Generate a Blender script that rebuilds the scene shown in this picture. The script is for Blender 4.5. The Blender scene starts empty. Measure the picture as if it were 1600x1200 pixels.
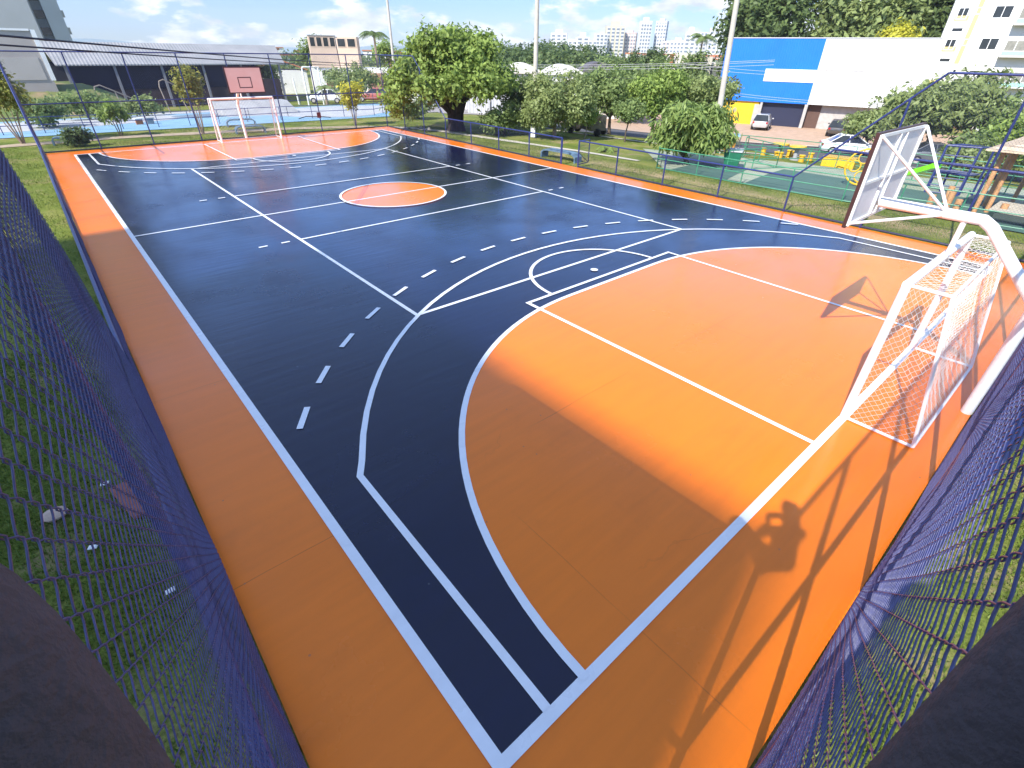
import bpy, math, random
import numpy as np
from math import radians, sin, cos, pi, hypot, sqrt, atan2
random.seed(7)
rng = np.random.default_rng(7)
scene = bpy.context.scene
COL = scene.collection

# ------------------------------------------------------------------ camera
CAM = np.array([-8.7435, -16.7966, 4.2825])
YAW, PITCH, ROLL = 0.7286, 0.5949, 0.0171
FWD = np.array([sin(YAW)*cos(PITCH), cos(YAW)*cos(PITCH), -sin(PITCH)])
RGT0 = np.array([cos(YAW), -sin(YAW), 0.0]); UP0 = np.cross(RGT0, FWD)
RGT = cos(ROLL)*RGT0 + sin(ROLL)*UP0; UPV = -sin(ROLL)*RGT0 + cos(ROLL)*UP0
import mathutils
cd = bpy.data.cameras.new('camera'); cam = bpy.data.objects.new('camera', cd); COL.objects.link(cam)
cd.sensor_width = 36.0; cd.lens = 767.76/1600*36.0
cd.shift_x = -0.0087; cd.shift_y = 0.0004
cd.clip_start = 0.01; cd.clip_end = 20000
M = mathutils.Matrix(((RGT[0], UPV[0], -FWD[0], CAM[0]), (RGT[1], UPV[1], -FWD[1], CAM[1]),
                      (RGT[2], UPV[2], -FWD[2], CAM[2]), (0, 0, 0, 1)))
cam.matrix_world = M
scene.camera = cam

# ------------------------------------------------------------------ world, sun, exposure
SUNV = mathutils.Vector((-1.09, -0.215, 1.0)).normalized()
ELEV = math.asin(SUNV.z); AZ = atan2(SUNV.x, SUNV.y) % (2*pi)
world = bpy.data.worlds.new('World'); scene.world = world; world.use_nodes = True
nt = world.node_tree; nt.nodes.clear()
def N(nt, t, **k):
    n = nt.nodes.new(t)
    for a, b in k.items(): setattr(n, a, b)
    return n
out = N(nt, 'ShaderNodeOutputWorld'); bg = N(nt, 'ShaderNodeBackground'); bg.inputs['Strength'].default_value = 0.15
sky = N(nt, 'ShaderNodeTexSky', sky_type='NISHITA', sun_disc=False, sun_elevation=ELEV, sun_rotation=AZ)
sky.air_density = 1.0; sky.dust_density = 0.15; sky.ozone_density = 1.2
tc = N(nt, 'ShaderNodeTexCoord')
sep = N(nt, 'ShaderNodeSeparateXYZ'); nt.links.new(tc.outputs['Generated'], sep.inputs[0])
# project the view direction onto a cloud layer so that clouds flatten towards the horizon
mx = N(nt, 'ShaderNodeMath', operation='MAXIMUM'); nt.links.new(sep.outputs['Z'], mx.inputs[0]); mx.inputs[1].default_value = 0.0
ad = N(nt, 'ShaderNodeMath', operation='ADD'); nt.links.new(mx.outputs[0], ad.inputs[0]); ad.inputs[1].default_value = 0.10
dx = N(nt, 'ShaderNodeMath', operation='DIVIDE'); nt.links.new(sep.outputs['X'], dx.inputs[0]); nt.links.new(ad.outputs[0], dx.inputs[1])
dy = N(nt, 'ShaderNodeMath', operation='DIVIDE'); nt.links.new(sep.outputs['Y'], dy.inputs[0]); nt.links.new(ad.outputs[0], dy.inputs[1])
cb = N(nt, 'ShaderNodeCombineXYZ'); nt.links.new(dx.outputs[0], cb.inputs[0]); nt.links.new(dy.outputs[0], cb.inputs[1])
zs = N(nt, 'ShaderNodeMath', operation='MULTIPLY'); nt.links.new(sep.outputs['Z'], zs.inputs[0]); zs.inputs[1].default_value = 9.0
nt.links.new(zs.outputs[0], cb.inputs[2])
n1 = N(nt, 'ShaderNodeTexNoise'); n1.inputs['Scale'].default_value = 1.15; n1.inputs['Detail'].default_value = 9; n1.inputs['Roughness'].default_value = 0.56
cmap = N(nt, 'ShaderNodeMapping'); cmap.inputs['Scale'].default_value = (6.0, 6.0, 17.0); cmap.inputs['Location'].default_value = (1.3, 4.1, 0.4); nt.links.new(tc.outputs['Generated'], cmap.inputs[0])
nt.links.new(cmap.outputs[0], n1.inputs['Vector'])
cr = N(nt, 'ShaderNodeValToRGB'); cr.color_ramp.elements[0].position = 0.47; cr.color_ramp.elements[1].position = 0.535
cr.color_ramp.elements[0].color = (0, 0, 0, 1); cr.color_ramp.elements[1].color = (1, 1, 1, 1)
nt.links.new(n1.outputs['Fac'], cr.inputs[0])
n2 = N(nt, 'ShaderNodeTexNoise'); n2.inputs['Scale'].default_value = 3.1; n2.inputs['Detail'].default_value = 6
nt.links.new(cmap.outputs[0], n2.inputs['Vector'])
cr2 = N(nt, 'ShaderNodeValToRGB'); cr2.color_ramp.elements[0].position = 0.35; cr2.color_ramp.elements[1].position = 0.66
cr2.color_ramp.elements[0].color = (3.2, 3.5, 4.1, 1); cr2.color_ramp.elements[1].color = (5.9, 5.95, 6.0, 1)
nt.links.new(n2.outputs['Fac'], cr2.inputs[0])
mixc = N(nt, 'ShaderNodeMix', data_type='RGBA'); cov = N(nt, 'ShaderNodeValToRGB'); cov.color_ramp.elements[0].position = 0.10; cov.color_ramp.elements[0].color = (1, 1, 1, 1); cov.color_ramp.elements[1].position = 0.20; cov.color_ramp.elements[1].color = (0.15, 0.15, 0.15, 1)
nt.links.new(mx.outputs[0], cov.inputs[0]); cm = N(nt, 'ShaderNodeMath', operation='MULTIPLY'); nt.links.new(cr.outputs[0], cm.inputs[0]); nt.links.new(cov.outputs[0], cm.inputs[1])
nt.links.new(cm.outputs[0], mixc.inputs[0])
hzr = N(nt, 'ShaderNodeValToRGB'); e_ = hzr.color_ramp.elements
for p_, c_ in ((0.0, (0.32, 0.43, 0.68)), (0.08, (0.32, 0.45, 0.80)), (0.16, (0.60, 0.84, 1.28)), (0.28, (0.88, 1.22, 1.9)), (0.45, (1.15, 1.2, 1.35)), (0.7, (1.35, 1.28, 1.25))):
    q_ = e_[0] if p_ == 0.0 else e_.new(p_); q_.position = p_; q_.color = (*c_, 1)
e_[-1].position = 1.0; e_[-1].color = (1.4, 1.3, 1.25, 1)
nt.links.new(mx.outputs[0], hzr.inputs[0])
mul = N(nt, 'ShaderNodeMix', data_type='RGBA', blend_type='MULTIPLY'); mul.inputs[0].default_value = 1.0
nt.links.new(sky.outputs[0], mul.inputs[6]); nt.links.new(hzr.outputs[0], mul.inputs[7])
nt.links.new(mul.outputs[2], mixc.inputs[6]); nt.links.new(cr2.outputs[0], mixc.inputs[7])
nt.links.new(mixc.outputs[2], bg.inputs['Color']); nt.links.new(bg.outputs[0], out.inputs[0])

sd = bpy.data.lights.new('sun', 'SUN'); sd.energy = 5.0; sd.angle = radians(0.53); sd.color = (1.0, 0.95, 0.87)
sun = bpy.data.objects.new('sun', sd); COL.objects.link(sun)
sun.rotation_euler = SUNV.to_track_quat('Z', 'Y').to_euler(); sun.location = (0, 0, 80)
scene.view_settings.view_transform = 'Standard'; scene.view_settings.look = 'None'
scene.view_settings.gamma = 1.0; scene.view_settings.exposure = 0.66
scene.view_settings.use_curve_mapping = False
cy = scene.cycles
cy.use_denoising = True
try: cy.denoiser = 'OPENIMAGEDENOISE'
except Exception: pass
cy.max_bounces = 7; cy.diffuse_bounces = 3; cy.glossy_bounces = 3; cy.transmission_bounces = 3; cy.transparent_max_bounces = 8
cy.sample_clamp_indirect = 6.0; cy.caustics_reflective = False; cy.caustics_refractive = False

# ------------------------------------------------------------------ terrain
def S(t): t = min(1.0, max(0.0, t)); return t*t*(3-2*t)
def hz(x, y): return min(-2.4*S((x-13)/32), -1.3*S((y-27)/28))

# ------------------------------------------------------------------ materials
def newmat(name):
    m = bpy.data.materials.new(name); m.use_nodes = True
    nt = m.node_tree; b = nt.nodes['Principled BSDF']
    return m, nt, b
def objcoord(nt, scale=(1, 1, 1)):
    tc = N(nt, 'ShaderNodeTexCoord'); mp = N(nt, 'ShaderNodeMapping'); mp.inputs['Scale'].default_value = scale
    nt.links.new(tc.outputs['Object'], mp.inputs[0]); return mp.outputs[0]
def noise(nt, vec, scale, detail=4, rough=0.5):
    n = N(nt, 'ShaderNodeTexNoise'); n.inputs['Scale'].default_value = scale; n.inputs['Detail'].default_value = detail
    n.inputs['Roughness'].default_value = rough; nt.links.new(vec, n.inputs['Vector']); return n.outputs['Fac']
def ramp(nt, fac, stops):
    r = N(nt, 'ShaderNodeValToRGB'); e = r.color_ramp.elements
    while len(e) < len(stops): e.new(0.5)
    for q, (p, c) in zip(e, stops):
        q.position = p; q.color = (c[0], c[1], c[2], 1) if isinstance(c, (tuple, list)) else (c, c, c, 1)
    nt.links.new(fac, r.inputs[0]); return r.outputs[0]
def mixrgb(nt, fac, a, b, bt='MIX'):
    m = N(nt, 'ShaderNodeMix', data_type='RGBA', blend_type=bt)
    if isinstance(fac, float): m.inputs[0].default_value = fac
    else: nt.links.new(fac, m.inputs[0])
    for v, i in ((a, 6), (b, 7)):
        if isinstance(v, (tuple, list)): m.inputs[i].default_value = (v[0], v[1], v[2], 1)
        else: nt.links.new(v, m.inputs[i])
    return m.outputs[2]
def mth(nt, op, a, b=None, c=None):
    m = N(nt, 'ShaderNodeMath', operation=op)
    for i, v in enumerate((a, b, c)):
        if v is None: continue
        if isinstance(v, (int, float)): m.inputs[i].default_value = v
        else: nt.links.new(v, m.inputs[i])
    return m.outputs[0]
def bump(nt, b, h, strength=0.3, dist=0.02, tgt='Normal'):
    n = N(nt, 'ShaderNodeBump'); n.inputs['Strength'].default_value = strength; n.inputs['Distance'].default_value = dist
    nt.links.new(h, n.inputs['Height']); nt.links.new(n.outputs[0], b.inputs[tgt]); return n
_mc = {}
def pm(name, col, rough=0.6, var=0.12, scale=6.0, bmp=0.0, metal=0.0, coat=0.0, detail=5):
    if name in _mc: return _mc[name]
    m, nt, b = newmat(name)
    v = objcoord(nt); f = noise(nt, v, scale, detail, 0.6)
    lo = tuple(c*(1-var) for c in col); hi = tuple(min(1, c*(1+var)) for c in col)
    nt.links.new(ramp(nt, f, [(0.3, lo), (0.7, hi)]), b.inputs['Base Color'])
    b.inputs['Roughness'].default_value = rough; b.inputs['Metallic'].default_value = metal
    b.inputs['Coat Weight'].default_value = coat
    if bmp: bump(nt, b, noise(nt, v, scale*4, 4), bmp, 0.02)
    _mc[name] = m; return m

def paint(name, col, rough=0.22, dark=0.85, bstr=0.25, spec=0.5, seams=True, coat=1.0, cior=1.6):
    """rolled floor paint: brush streaks along x, slight ponds in the gloss, slab joints"""
    m, nt, b = newmat(name)
    tc = N(nt, 'ShaderNodeTexCoord'); v = tc.outputs['Object']
    mp = N(nt, 'ShaderNodeMapping'); mp.inputs['Scale'].default_value = (0.35, 3.0, 1); mp.inputs['Rotation'].default_value = (0, 0, radians(-6)); nt.links.new(v, mp.inputs[0])
    st = noise(nt, mp.outputs[0], 2.2, 8, 0.62)
    big = noise(nt, v, 0.28, 4, 0.5)
    fine = noise(nt, v, 60, 3, 0.5)
    c = mixrgb(nt, ramp(nt, st, [(0.3, 0.0), (0.7, 1.0)]), tuple(x*dark for x in col), tuple(min(1, x*(2-dark)) for x in col))
    c = mixrgb(nt, ramp(nt, big, [(0.35, 0.0), (0.65, 0.45)]), c, tuple(min(1, x*1.12) for x in col))
    if seams:
        sx = N(nt, 'ShaderNodeSeparateXYZ'); nt.links.new(v, sx.inputs[0])
        wob = mth(nt, 'MULTIPLY', noise(nt, v, 0.9, 2), 0.05)
        def line(o, per, w, off):
            t = mth(nt, 'ADD', mth(nt, 'ADD', o, off), wob)
            t = mth(nt, 'PINGPONG', t, per/2)
            return mth(nt, 'LESS_THAN', t, w)
        la = mth(nt, 'MAXIMUM', line(sx.outputs[0], 5.97, 0.006, 0.3), line(sx.outputs[1], 3.94, 0.006, 1.1))
        vis = ramp(nt, noise(nt, v, 0.5, 3), [(0.42, 0.0), (0.6, 0.55)])
        c = mixrgb(nt, mth(nt, 'MULTIPLY', la, vis), c, tuple(x*0.45 for x in col))
    vor = N(nt, 'ShaderNodeTexVoronoi', feature='DISTANCE_TO_EDGE'); vor.inputs['Scale'].default_value = 0.33
    dist_ = N(nt, 'ShaderNodeVectorMath', operation='ADD'); nn_ = N(nt, 'ShaderNodeTexNoise'); nn_.inputs['Scale'].default_value = 1.3; nn_.inputs['Detail'].default_value = 7
    nt.links.new(v, nn_.inputs['Vector']); nt.links.new(v, dist_.inputs[0]); nt.links.new(nn_.outputs['Color'], dist_.inputs[1]); nt.links.new(dist_.outputs[0], vor.inputs['Vector'])
    ck = mth(nt, 'MULTIPLY', mth(nt, 'LESS_THAN', vor.outputs['Distance'], 0.0035), ramp(nt, noise(nt, v, 0.21, 3), [(0.52, 0.0), (0.62, 0.22)]))
    c = mixrgb(nt, ck, c, tuple(x*0.5 for x in col))
    spk = N(nt, 'ShaderNodeTexVoronoi'); spk.inputs['Scale'].default_value = 3.1; nt.links.new(v, spk.inputs['Vector'])
    c = mixrgb(nt, mth(nt, 'LESS_THAN', spk.outputs['Distance'], 0.035), c, tuple(x*0.6+.05 for x in col))
    stn = ramp(nt, noise(nt, v, 1.1, 7, 0.7), [(0.55, 0.0), (0.75, 0.28)])
    c = mixrgb(nt, stn, c, tuple(x*0.72 for x in col))
    # scuffs and dust
    sc = ramp(nt, noise(nt, v, 7.0, 9, 0.72), [(0.66, 0.0), (0.8, 0.16)])
    c = mixrgb(nt, sc, c, tuple(min(1, x*1.5+.02) for x in col))
    nt.links.new(c, b.inputs['Base Color'])
    r = ramp(nt, noise(nt, v, 0.45, 6, 0.6), [(0.32, rough*0.5), (0.68, rough*1.9)])
    nt.links.new(r, b.inputs['Coat Roughness']); b.inputs['Roughness'].default_value = .55
    b.inputs['Specular IOR Level'].default_value = spec
    b.inputs['Coat Weight'].default_value = coat; b.inputs['Coat IOR'].default_value = cior
    h = mth(nt, 'ADD', mth(nt, 'MULTIPLY', st, 1.0), mth(nt, 'MULTIPLY', fine, 0.08))
    bn = bump(nt, b, h, bstr, 0.02); nt.links.new(bn.outputs[0], b.inputs['Coat Normal'])
    return m
M_ORANGE = paint('orange_floor_paint', (0.86, 0.186, 0.002), 0.16, 0.93, 0.14, 0.1, coat=0.85, cior=1.56)
M_NAVY = paint('navy_floor_paint', (0.0018, 0.0042, 0.028), 0.17, 0.80, 0.28, 0.0, coat=1.0, cior=1.58)
M_LINE = paint('white_line_paint', (0.80, 0.80, 0.80), 0.25, 0.95, 0.10, 0.5, seams=False)
M_BLUE = pm('blue_enamel', (0.022, 0.036, 0.15), 0.35, 0.25, 9)
M_BLUED = pm('dark_blue_enamel', (0.018, 0.018, 0.05), 0.5, 0.25, 9)
M_WIRE = pm('blue_coated_wire', (0.060, 0.064, 0.165), 0.35, 0.3, 14)
M_GREEN = pm('green_enamel', (0.05, 0.24, 0.13), 0.45, 0.2, 9)
M_WHITE = pm('white_enamel', (0.80, 0.80, 0.79), 0.35, 0.05, 5)
M_WHITEW = pm('white_plaster', (0.78, 0.77, 0.73), 0.85, 0.06, 1.2, 0.2)
M_CONC = pm('concrete', (0.42, 0.40, 0.37), 0.9, 0.15, 2.5, 0.3)
M_CONCL = pm('pale_concrete_pole', (0.50, 0.46, 0.40), 0.9, 0.12, 3, 0.3)
M_GLASS = pm('dark_window_glass', (0.03, 0.035, 0.04), 0.08, 0.3, 1)
M_BLACK = pm('black_rubber', (0.015, 0.015, 0.017), 0.6, 0.2, 4)
M_BARK = pm('bark', (0.10, 0.075, 0.055), 0.95, 0.4, 7, 0.8)
M_BARKD = pm('dark_bark', (0.035, 0.026, 0.022), 0.95, 0.4, 7, 0.8)
M_BARKP = pm('pale_bark', (0.28, 0.21, 0.16), 0.9, 0.25, 8, 0.6)
M_YEL = pm('yellow_enamel', (0.75, 0.45, 0.02), 0.4, 0.1, 4)

def leafmat(name, a, b_, trans=0.42):
    m, nt, b = newmat(name)
    g = N(nt, 'ShaderNodeNewGeometry')
    v = objcoord(nt)
    f = mth(nt, 'ADD', mth(nt, 'MULTIPLY', g.outputs['Random Per Island'], 0.55), mth(nt, 'MULTIPLY', noise(nt, v, 0.9, 3), 0.45))
    c = ramp(nt, f, [(0.15, a), (0.85, b_)])
    nt.links.new(c, b.inputs['Base Color']); b.inputs['Roughness'].default_value = 0.5
    b.inputs['Specular IOR Level'].default_value = 0.3
    tr = N(nt, 'ShaderNodeBsdfTranslucent'); nt.links.new(c, tr.inputs[0])
    ms = N(nt, 'ShaderNodeMixShader'); ms.inputs[0].default_value = trans
    o = nt.nodes['Material Output']
    nt.links.new(b.outputs[0], ms.inputs[1]); nt.links.new(tr.outputs[0], ms.inputs[2]); nt.links.new(ms.outputs[0], o.inputs[0])
    return m
LF_BRIGHT = leafmat('bright_leaves', (0.13, 0.20, 0.04), (0.38, 0.50, 0.12))
LF_MID = leafmat('mid_leaves', (0.12, 0.18, 0.055), (0.32, 0.41, 0.14))
LF_OLIVE = leafmat('olive_leaves', (0.15, 0.20, 0.065), (0.38, 0.45, 0.17))
LF_DARK = leafmat('dark_leaves', (0.06, 0.10, 0.035), (0.20, 0.27, 0.09))
LF_YEL = leafmat('yellow_leaves', (0.30, 0.32, 0.03), (0.75, 0.68, 0.08))
LF_RED = leafmat('reddish_leaves', (0.14, 0.19, 0.03), (0.45, 0.40, 0.09))
LF_MANGO = leafmat('mango_leaves', (0.13, 0.21, 0.05), (0.36, 0.46, 0.14))
LF_GRASS = leafmat('grass_blades', (0.05, 0.10, 0.012), (0.22, 0.28, 0.05), 0.25)

# ------------------------------------------------------------------ mesh builder
class MB:
    def __init__(s): s.v = []; s.f = []
    def add(s, V, F):
        o = len(s.v); s.v.extend([tuple(map(float, p)) for p in V]); s.f.extend([tuple(i+o for i in q) for q in F]); return s
    def box(s, c, d, rz=0.0, bev=0.0, ax=None):
        hx, hy, hz_ = d[0]/2, d[1]/2, d[2]/2
        if bev > 0:
            bev = min(bev, hx*.9, hy*.9, hz_*.9); prof = []
            V = []
            for sz in (-1, 1):
                for (ix, iy, iz) in ((bev, bev, 0), (0, 0, bev)) if sz < 0 else ((0, 0, bev), (bev, bev, 0)):
                    for sx, sy in ((-1, -1), (1, -1), (1, 1), (-1, 1)):
                        V.append((sx*(hx-ix), sy*(hy-iy), sz*(hz_-iz)))
            F = [(3, 2, 1, 0), (12, 13, 14, 15)]
            for k in range(3):
                for j in range(4):
                    F.append((k*4+j, k*4+(j+1) % 4, (k+1)*4+(j+1) % 4, (k+1)*4+j))
        else:
            V = [(sx*hx, sy*hy, sz*hz_) for sz in (-1, 1) for sx, sy in ((-1, -1), (1, -1), (1, 1), (-1, 1))]
            F = [(3, 2, 1, 0), (4, 5, 6, 7), (0, 1, 5, 4), (1, 2, 6, 5), (2, 3, 7, 6), (3, 0, 4, 7)]
        if ax is not None:
            X, Y, Z = [np.array(a, float) for a in ax]
            V = [np.array(c)+p[0]*X+p[1]*Y+p[2]*Z for p in V]
        else:
            cz, sz_ = cos(rz), sin(rz)
            V = [(c[0]+p[0]*cz-p[1]*sz_, c[1]+p[0]*sz_+p[1]*cz, c[2]+p[2]) for p in V]
        return s.add(V, F)
    def tube(s, path, r, n=8, cap=True):
        P = [np.array(p, float) for p in path]; R = r if isinstance(r, (list, tuple)) else [r]*len(P)
        V = []; a = None
        for i, p in enumerate(P):
            if i == 0: t = P[1]-P[0]
            elif i == len(P)-1: t = P[-1]-P[-2]
            else:
                t1 = P[i]-P[i-1]; t2 = P[i+1]-P[i]; t = t1/(np.linalg.norm(t1)+1e-9)+t2/(np.linalg.norm(t2)+1e-9)
            t = t/(np.linalg.norm(t)+1e-9)
            if a is None:
                a = np.cross(t, (0, 0, 1.0) if abs(t[2]) < .9 else (1.0, 0, 0))
            a = a-t*(a@t); a /= np.linalg.norm(a)+1e-9; b = np.cross(t, a)
            for j in range(n):
                q = 2*pi*j/n; V.append(p+R[i]*(cos(q)*a+sin(q)*b))
        F = [(i*n+j, i*n+(j+1) % n, (i+1)*n+(j+1) % n, (i+1)*n+j) for i in range(len(P)-1) for j in range(n)]
        if cap: F += [tuple(range(n-1, -1, -1)), tuple((len(P)-1)*n+j for j in range(n))]
        return s.add(V, F)
    def prism(s, poly, z0, z1):
        n = len(poly); V = [(p[0], p[1], z0) for p in poly]+[(p[0], p[1], z1) for p in poly]
        return s.add(V, [tuple(range(n-1, -1, -1)), tuple(range(n, 2*n))]+[(j, (j+1) % n, n+(j+1) % n, n+j) for j in range(n)])
    def sphere(s, c, r, n=8, m=6, sc=(1, 1, 1)):
        V = [(c[0], c[1], c[2]-r*sc[2])]
        for i in range(1, m):
            ph = -pi/2+pi*i/m
            for j in range(n):
                q = 2*pi*j/n; V.append((c[0]+r*sc[0]*cos(ph)*cos(q), c[1]+r*sc[1]*cos(ph)*sin(q), c[2]+r*sc[2]*sin(ph)))
        V.append((c[0], c[1], c[2]+r*sc[2]))
        F = [(0, 1+(j+1) % n, 1+j) for j in range(n)]
        for i in range(m-2):
            F += [(1+i*n+j, 1+i*n+(j+1) % n, 1+(i+1)*n+(j+1) % n, 1+(i+1)*n+j) for j in range(n)]
        F += [(1+(m-2)*n+j, 1+(m-2)*n+(j+1) % n, len(V)-1) for j in range(n)]
        return s.add(V, F)
    def build(s, name, mat, parent=None, smooth=False, world=True):
        me = bpy.data.meshes.new(name)
        off = np.array(parent['_o']) if (parent is not None and world and '_o' in parent) else np.zeros(3)
        V = (np.array(s.v)-off) if len(s.v) else []
        me.from_pydata([tuple(p) for p in V], [], s.f); me.update()
        if smooth:
            me.polygons.foreach_set('use_smooth', [True]*len(me.polygons))
            try: me.set_sharp_from_angle(angle=radians(40))
            except Exception: pass
        if mat: me.materials.append(mat)
        o = bpy.data.objects.new(name, me); COL.objects.link(o)
        if parent is not None: o.parent = parent
        return o
def npmesh(name, V, F, mat, parent=None, smooth=False):
    me = bpy.data.meshes.new(name); V = np.asarray(V, np.float32); F = np.asarray(F, np.int32)
    me.vertices.add(len(V)); me.vertices.foreach_set('co', V.ravel())
    k = F.shape[1]; me.loops.add(F.size); me.loops.foreach_set('vertex_index', F.ravel())
    me.polygons.add(len(F)); me.polygons.foreach_set('loop_start', np.arange(0, F.size, k, dtype=np.int32))
    me.polygons.foreach_set('loop_total', np.full(len(F), k, np.int32))
    if smooth: me.polygons.foreach_set('use_smooth', np.ones(len(F), bool))
    me.update(calc_edges=True); me.materials.append(mat)
    o = bpy.data.objects.new(name, me); COL.objects.link(o)
    if parent is not None: o.parent = parent
    return o
def thing(name, label, cat, loc=(0, 0, 0), group=None, rz=0.0):
    o = bpy.data.objects.new(name, None); COL.objects.link(o); o.location = loc; o.rotation_euler = (0, 0, rz)
    o.empty_display_size = 0.2
    o['label'] = label; o['category'] = cat; o['_o'] = [float(c) for c in loc]
    if group: o['group'] = group
    return o
def tag(o, label, cat, group=None):
    o['label'] = label; o['category'] = cat
    if group: o['group'] = group
    return o
def struct(o, kind='structure'): o['kind'] = kind; return o
def copy_tree(o, parent=None):
    c = o.copy(); COL.objects.link(c)
    if parent is not None: c.parent = parent
    for ch in list(o.children): copy_tree(ch, c)
    return c

# ================================================================== SETTING
# ground sheet: fine near, coarse to the horizon
def axis(lo, hi, step, far):
    a = list(np.arange(lo, hi+.01, step)); o = []
    d = step
    x = hi
    while x < far: d *= 1.6; x += d; o.append(x)
    l = []; d = step; x = lo
    while x > -far: d *= 1.6; x -= d; l.append(x)
    return np.array(l[::-1]+a+o)
gx = axis(-30, 90, 1.0, 1300); gy = axis(-40, 90, 1.0, 1300)
GV = np.array([(x, y, hz(x, y)-0.05) for y in gy for x in gx]); nx = len(gx)
ii, jj = np.meshgrid(np.arange(nx-1), np.arange(len(gy)-1)); ii = ii.ravel(); jj = jj.ravel()
GF = np.stack([jj*nx+ii, jj*nx+ii+1, (jj+1)*nx+ii+1, (jj+1)*nx+ii], 1)
m, nt, b = newmat('grass_ground')
v = objcoord(nt)
a = ramp(nt, noise(nt, v, 0.35, 8, 0.65), [(0.30, (0.10, 0.15, 0.025)), (0.50, (0.24, 0.28, 0.05)), (0.68, (0.40, 0.36, 0.11))])
fine = noise(nt, v, 22, 8, 0.75)
a = mixrgb(nt, ramp(nt, fine, [(0.35, 0.75), (0.62, 0.0)]), a, (0.03, 0.055, 0.010))
sx = N(nt, 'ShaderNodeSeparateXYZ'); nt.links.new(v, sx.inputs[0])
# dry worn turf between the court fence and the green playground
dx_ = mth(nt, 'ABSOLUTE', mth(nt, 'SUBTRACT', sx.outputs[0], 10.7))
dry = ramp(nt, mth(nt, 'ADD', mth(nt, 'MULTIPLY', dx_, 0.32), mth(nt, 'MULTIPLY', noise(nt, v, 0.8, 7, 0.7), 0.9)), [(0.45, 1.0), (0.75, 0.0)])
ylim = ramp(nt, mth(nt, 'MULTIPLY', sx.outputs[1], 0.1), [(0.1, 1.0), (0.9, 0.0)])
dry = mth(nt, 'MULTIPLY', dry, ylim)
a = mixrgb(nt, mth(nt, 'MULTIPLY', dry, 0.85), a, (0.40, 0.30, 0.17))
bare = ramp(nt, noise(nt, v, 0.6, 9, 0.75), [(0.53, 0.0), (0.66, 0.85)])
a = mixrgb(nt, bare, a, (0.36, 0.26, 0.15))
nt.links.new(a, b.inputs['Base Color']); b.inputs['Roughness'].default_value = 0.95; b.inputs['Specular IOR Level'].default_value = 0.15
bump(nt, b, fine, 0.7, 0.06)
struct(npmesh('ground', GV, GF, m, smooth=True))

def drape(name, corners, mat, eps=0.0, n=24, m_=24, edge=None):
    """bilinear patch over 4 ground corners that follows the terrain"""
    A, B, Cc, D = [np.array(c, float) for c in corners]; V = []
    for j in range(m_+1):
        for i in range(n+1):
            u, w = i/n, j/m_
            p = (1-w)*((1-u)*A+u*B)+w*((1-u)*D+u*Cc); V.append((p[0], p[1], hz(p[0], p[1])-0.05+eps))
    F = [(j*(n+1)+i, j*(n+1)+i+1, (j+1)*(n+1)+i+1, (j+1)*(n+1)+i) for j in range(m_) for i in range(n)]
    return npmesh(name, V, F, mat)
def ribbon(name, pts, w, mat, eps=0.02, wob=0.0, sub=6):
    P = []
    for k in range(len(pts)-1):
        for q in range(sub):
            t = q/sub; P.append(np.array(pts[k])*(1-t)+np.array(pts[k+1])*t)
    P.append(np.array(pts[-1], float)); V = []
    for i, p in enumerate(P):
        t = P[min(i+1, len(P)-1)]-P[max(i-1, 0)]; t = t/np.linalg.norm(t); nrm = np.array([-t[1], t[0]])
        ww = (w[0]+(w[1]-w[0])*i/(len(P)-1)) if isinstance(w, tuple) else w
        for s_ in (-1, 1):
            q = p+nrm*s_*(ww/2+random.uniform(-wob, wob)); V.append((q[0], q[1], hz(q[0], q[1])-0.05+eps))
    F = [(2*i, 2*i+1, 2*i+3, 2*i+2) for i in range(len(P)-1)]
    return npmesh(name, V, F, mat)
M_ASPH = pm('asphalt', (0.075, 0.075, 0.08), 0.9, 0.2, 3, 0.4)
M_PLAZA = pm('pink_paving', (0.46, 0.31, 0.21), 0.9, 0.14, 1.6, 0.3)
M_SAND = pm('worn_dirt', (0.36, 0.28, 0.19), 0.95, 0.25, 2.2, 0.5)
M_KERBC = pm('kerb_concrete', (0.50, 0.46, 0.38), 0.9, 0.15, 3, 0.3)
struct(ribbon('path', [(-30, 20.4), (-15, 20.7), (-10.5, 20.8), (-5, 21.2), (1.5, 20.2), (5.2, 19.2), (8, 17.8)], 1.1, M_SAND, 0.024, 0.12))
struct(ribbon('path_worn', [(8, 17.8), (9.9, 15.8), (10.9, 12.8), (11.4, 9.3), (11.9, 5.9), (12.4, 2.6), (12.7, -1.1)], (0.8, 0.3), M_KERBC, 0.028, 0.03))
# road: runs along the right side of the park, then the pink parking court beyond it
struct(drape('road', [(17.6, 13), (23.6, 22), (50, -5.0), (38.5, -16)], M_ASPH, 0.022, 40, 24))
struct(drape('pavement', [(24.2, 22.2), (50, 33), (66, -8), (49.5, -4.5)], M_PLAZA, 0.03, 40, 30))
struct(drape('pavement_edge', [(23.7, 22.0), (24.2, 22.3), (49.9, -4.7), (49.4, -5.1)], M_KERBC, 0.10, 4, 40))
struct(ribbon('road_marking', [(18.2, 10.2), (19.6, 3.4), (22.0, -1.2), (28.0, -3.0), (36, -7.4)], 0.5, M_KERBC, 0.034, 0.03))
M_STREET = pm('street_concrete', (0.33, 0.30, 0.28), 0.9, 0.15, 1.5, 0.3)
struct(ribbon('street', [(14.4, 25.2), (20, 27.8), (27, 32.2), (40, 42), (62, 60)], (3.0, 9.0), M_STREET, 0.026, 0.05))
struct(ribbon('street_apron', [(18, 24.9), (24, 24.2), (30, 24.5)], 2.6, M_STREET, 0.03, 0.05))
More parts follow.
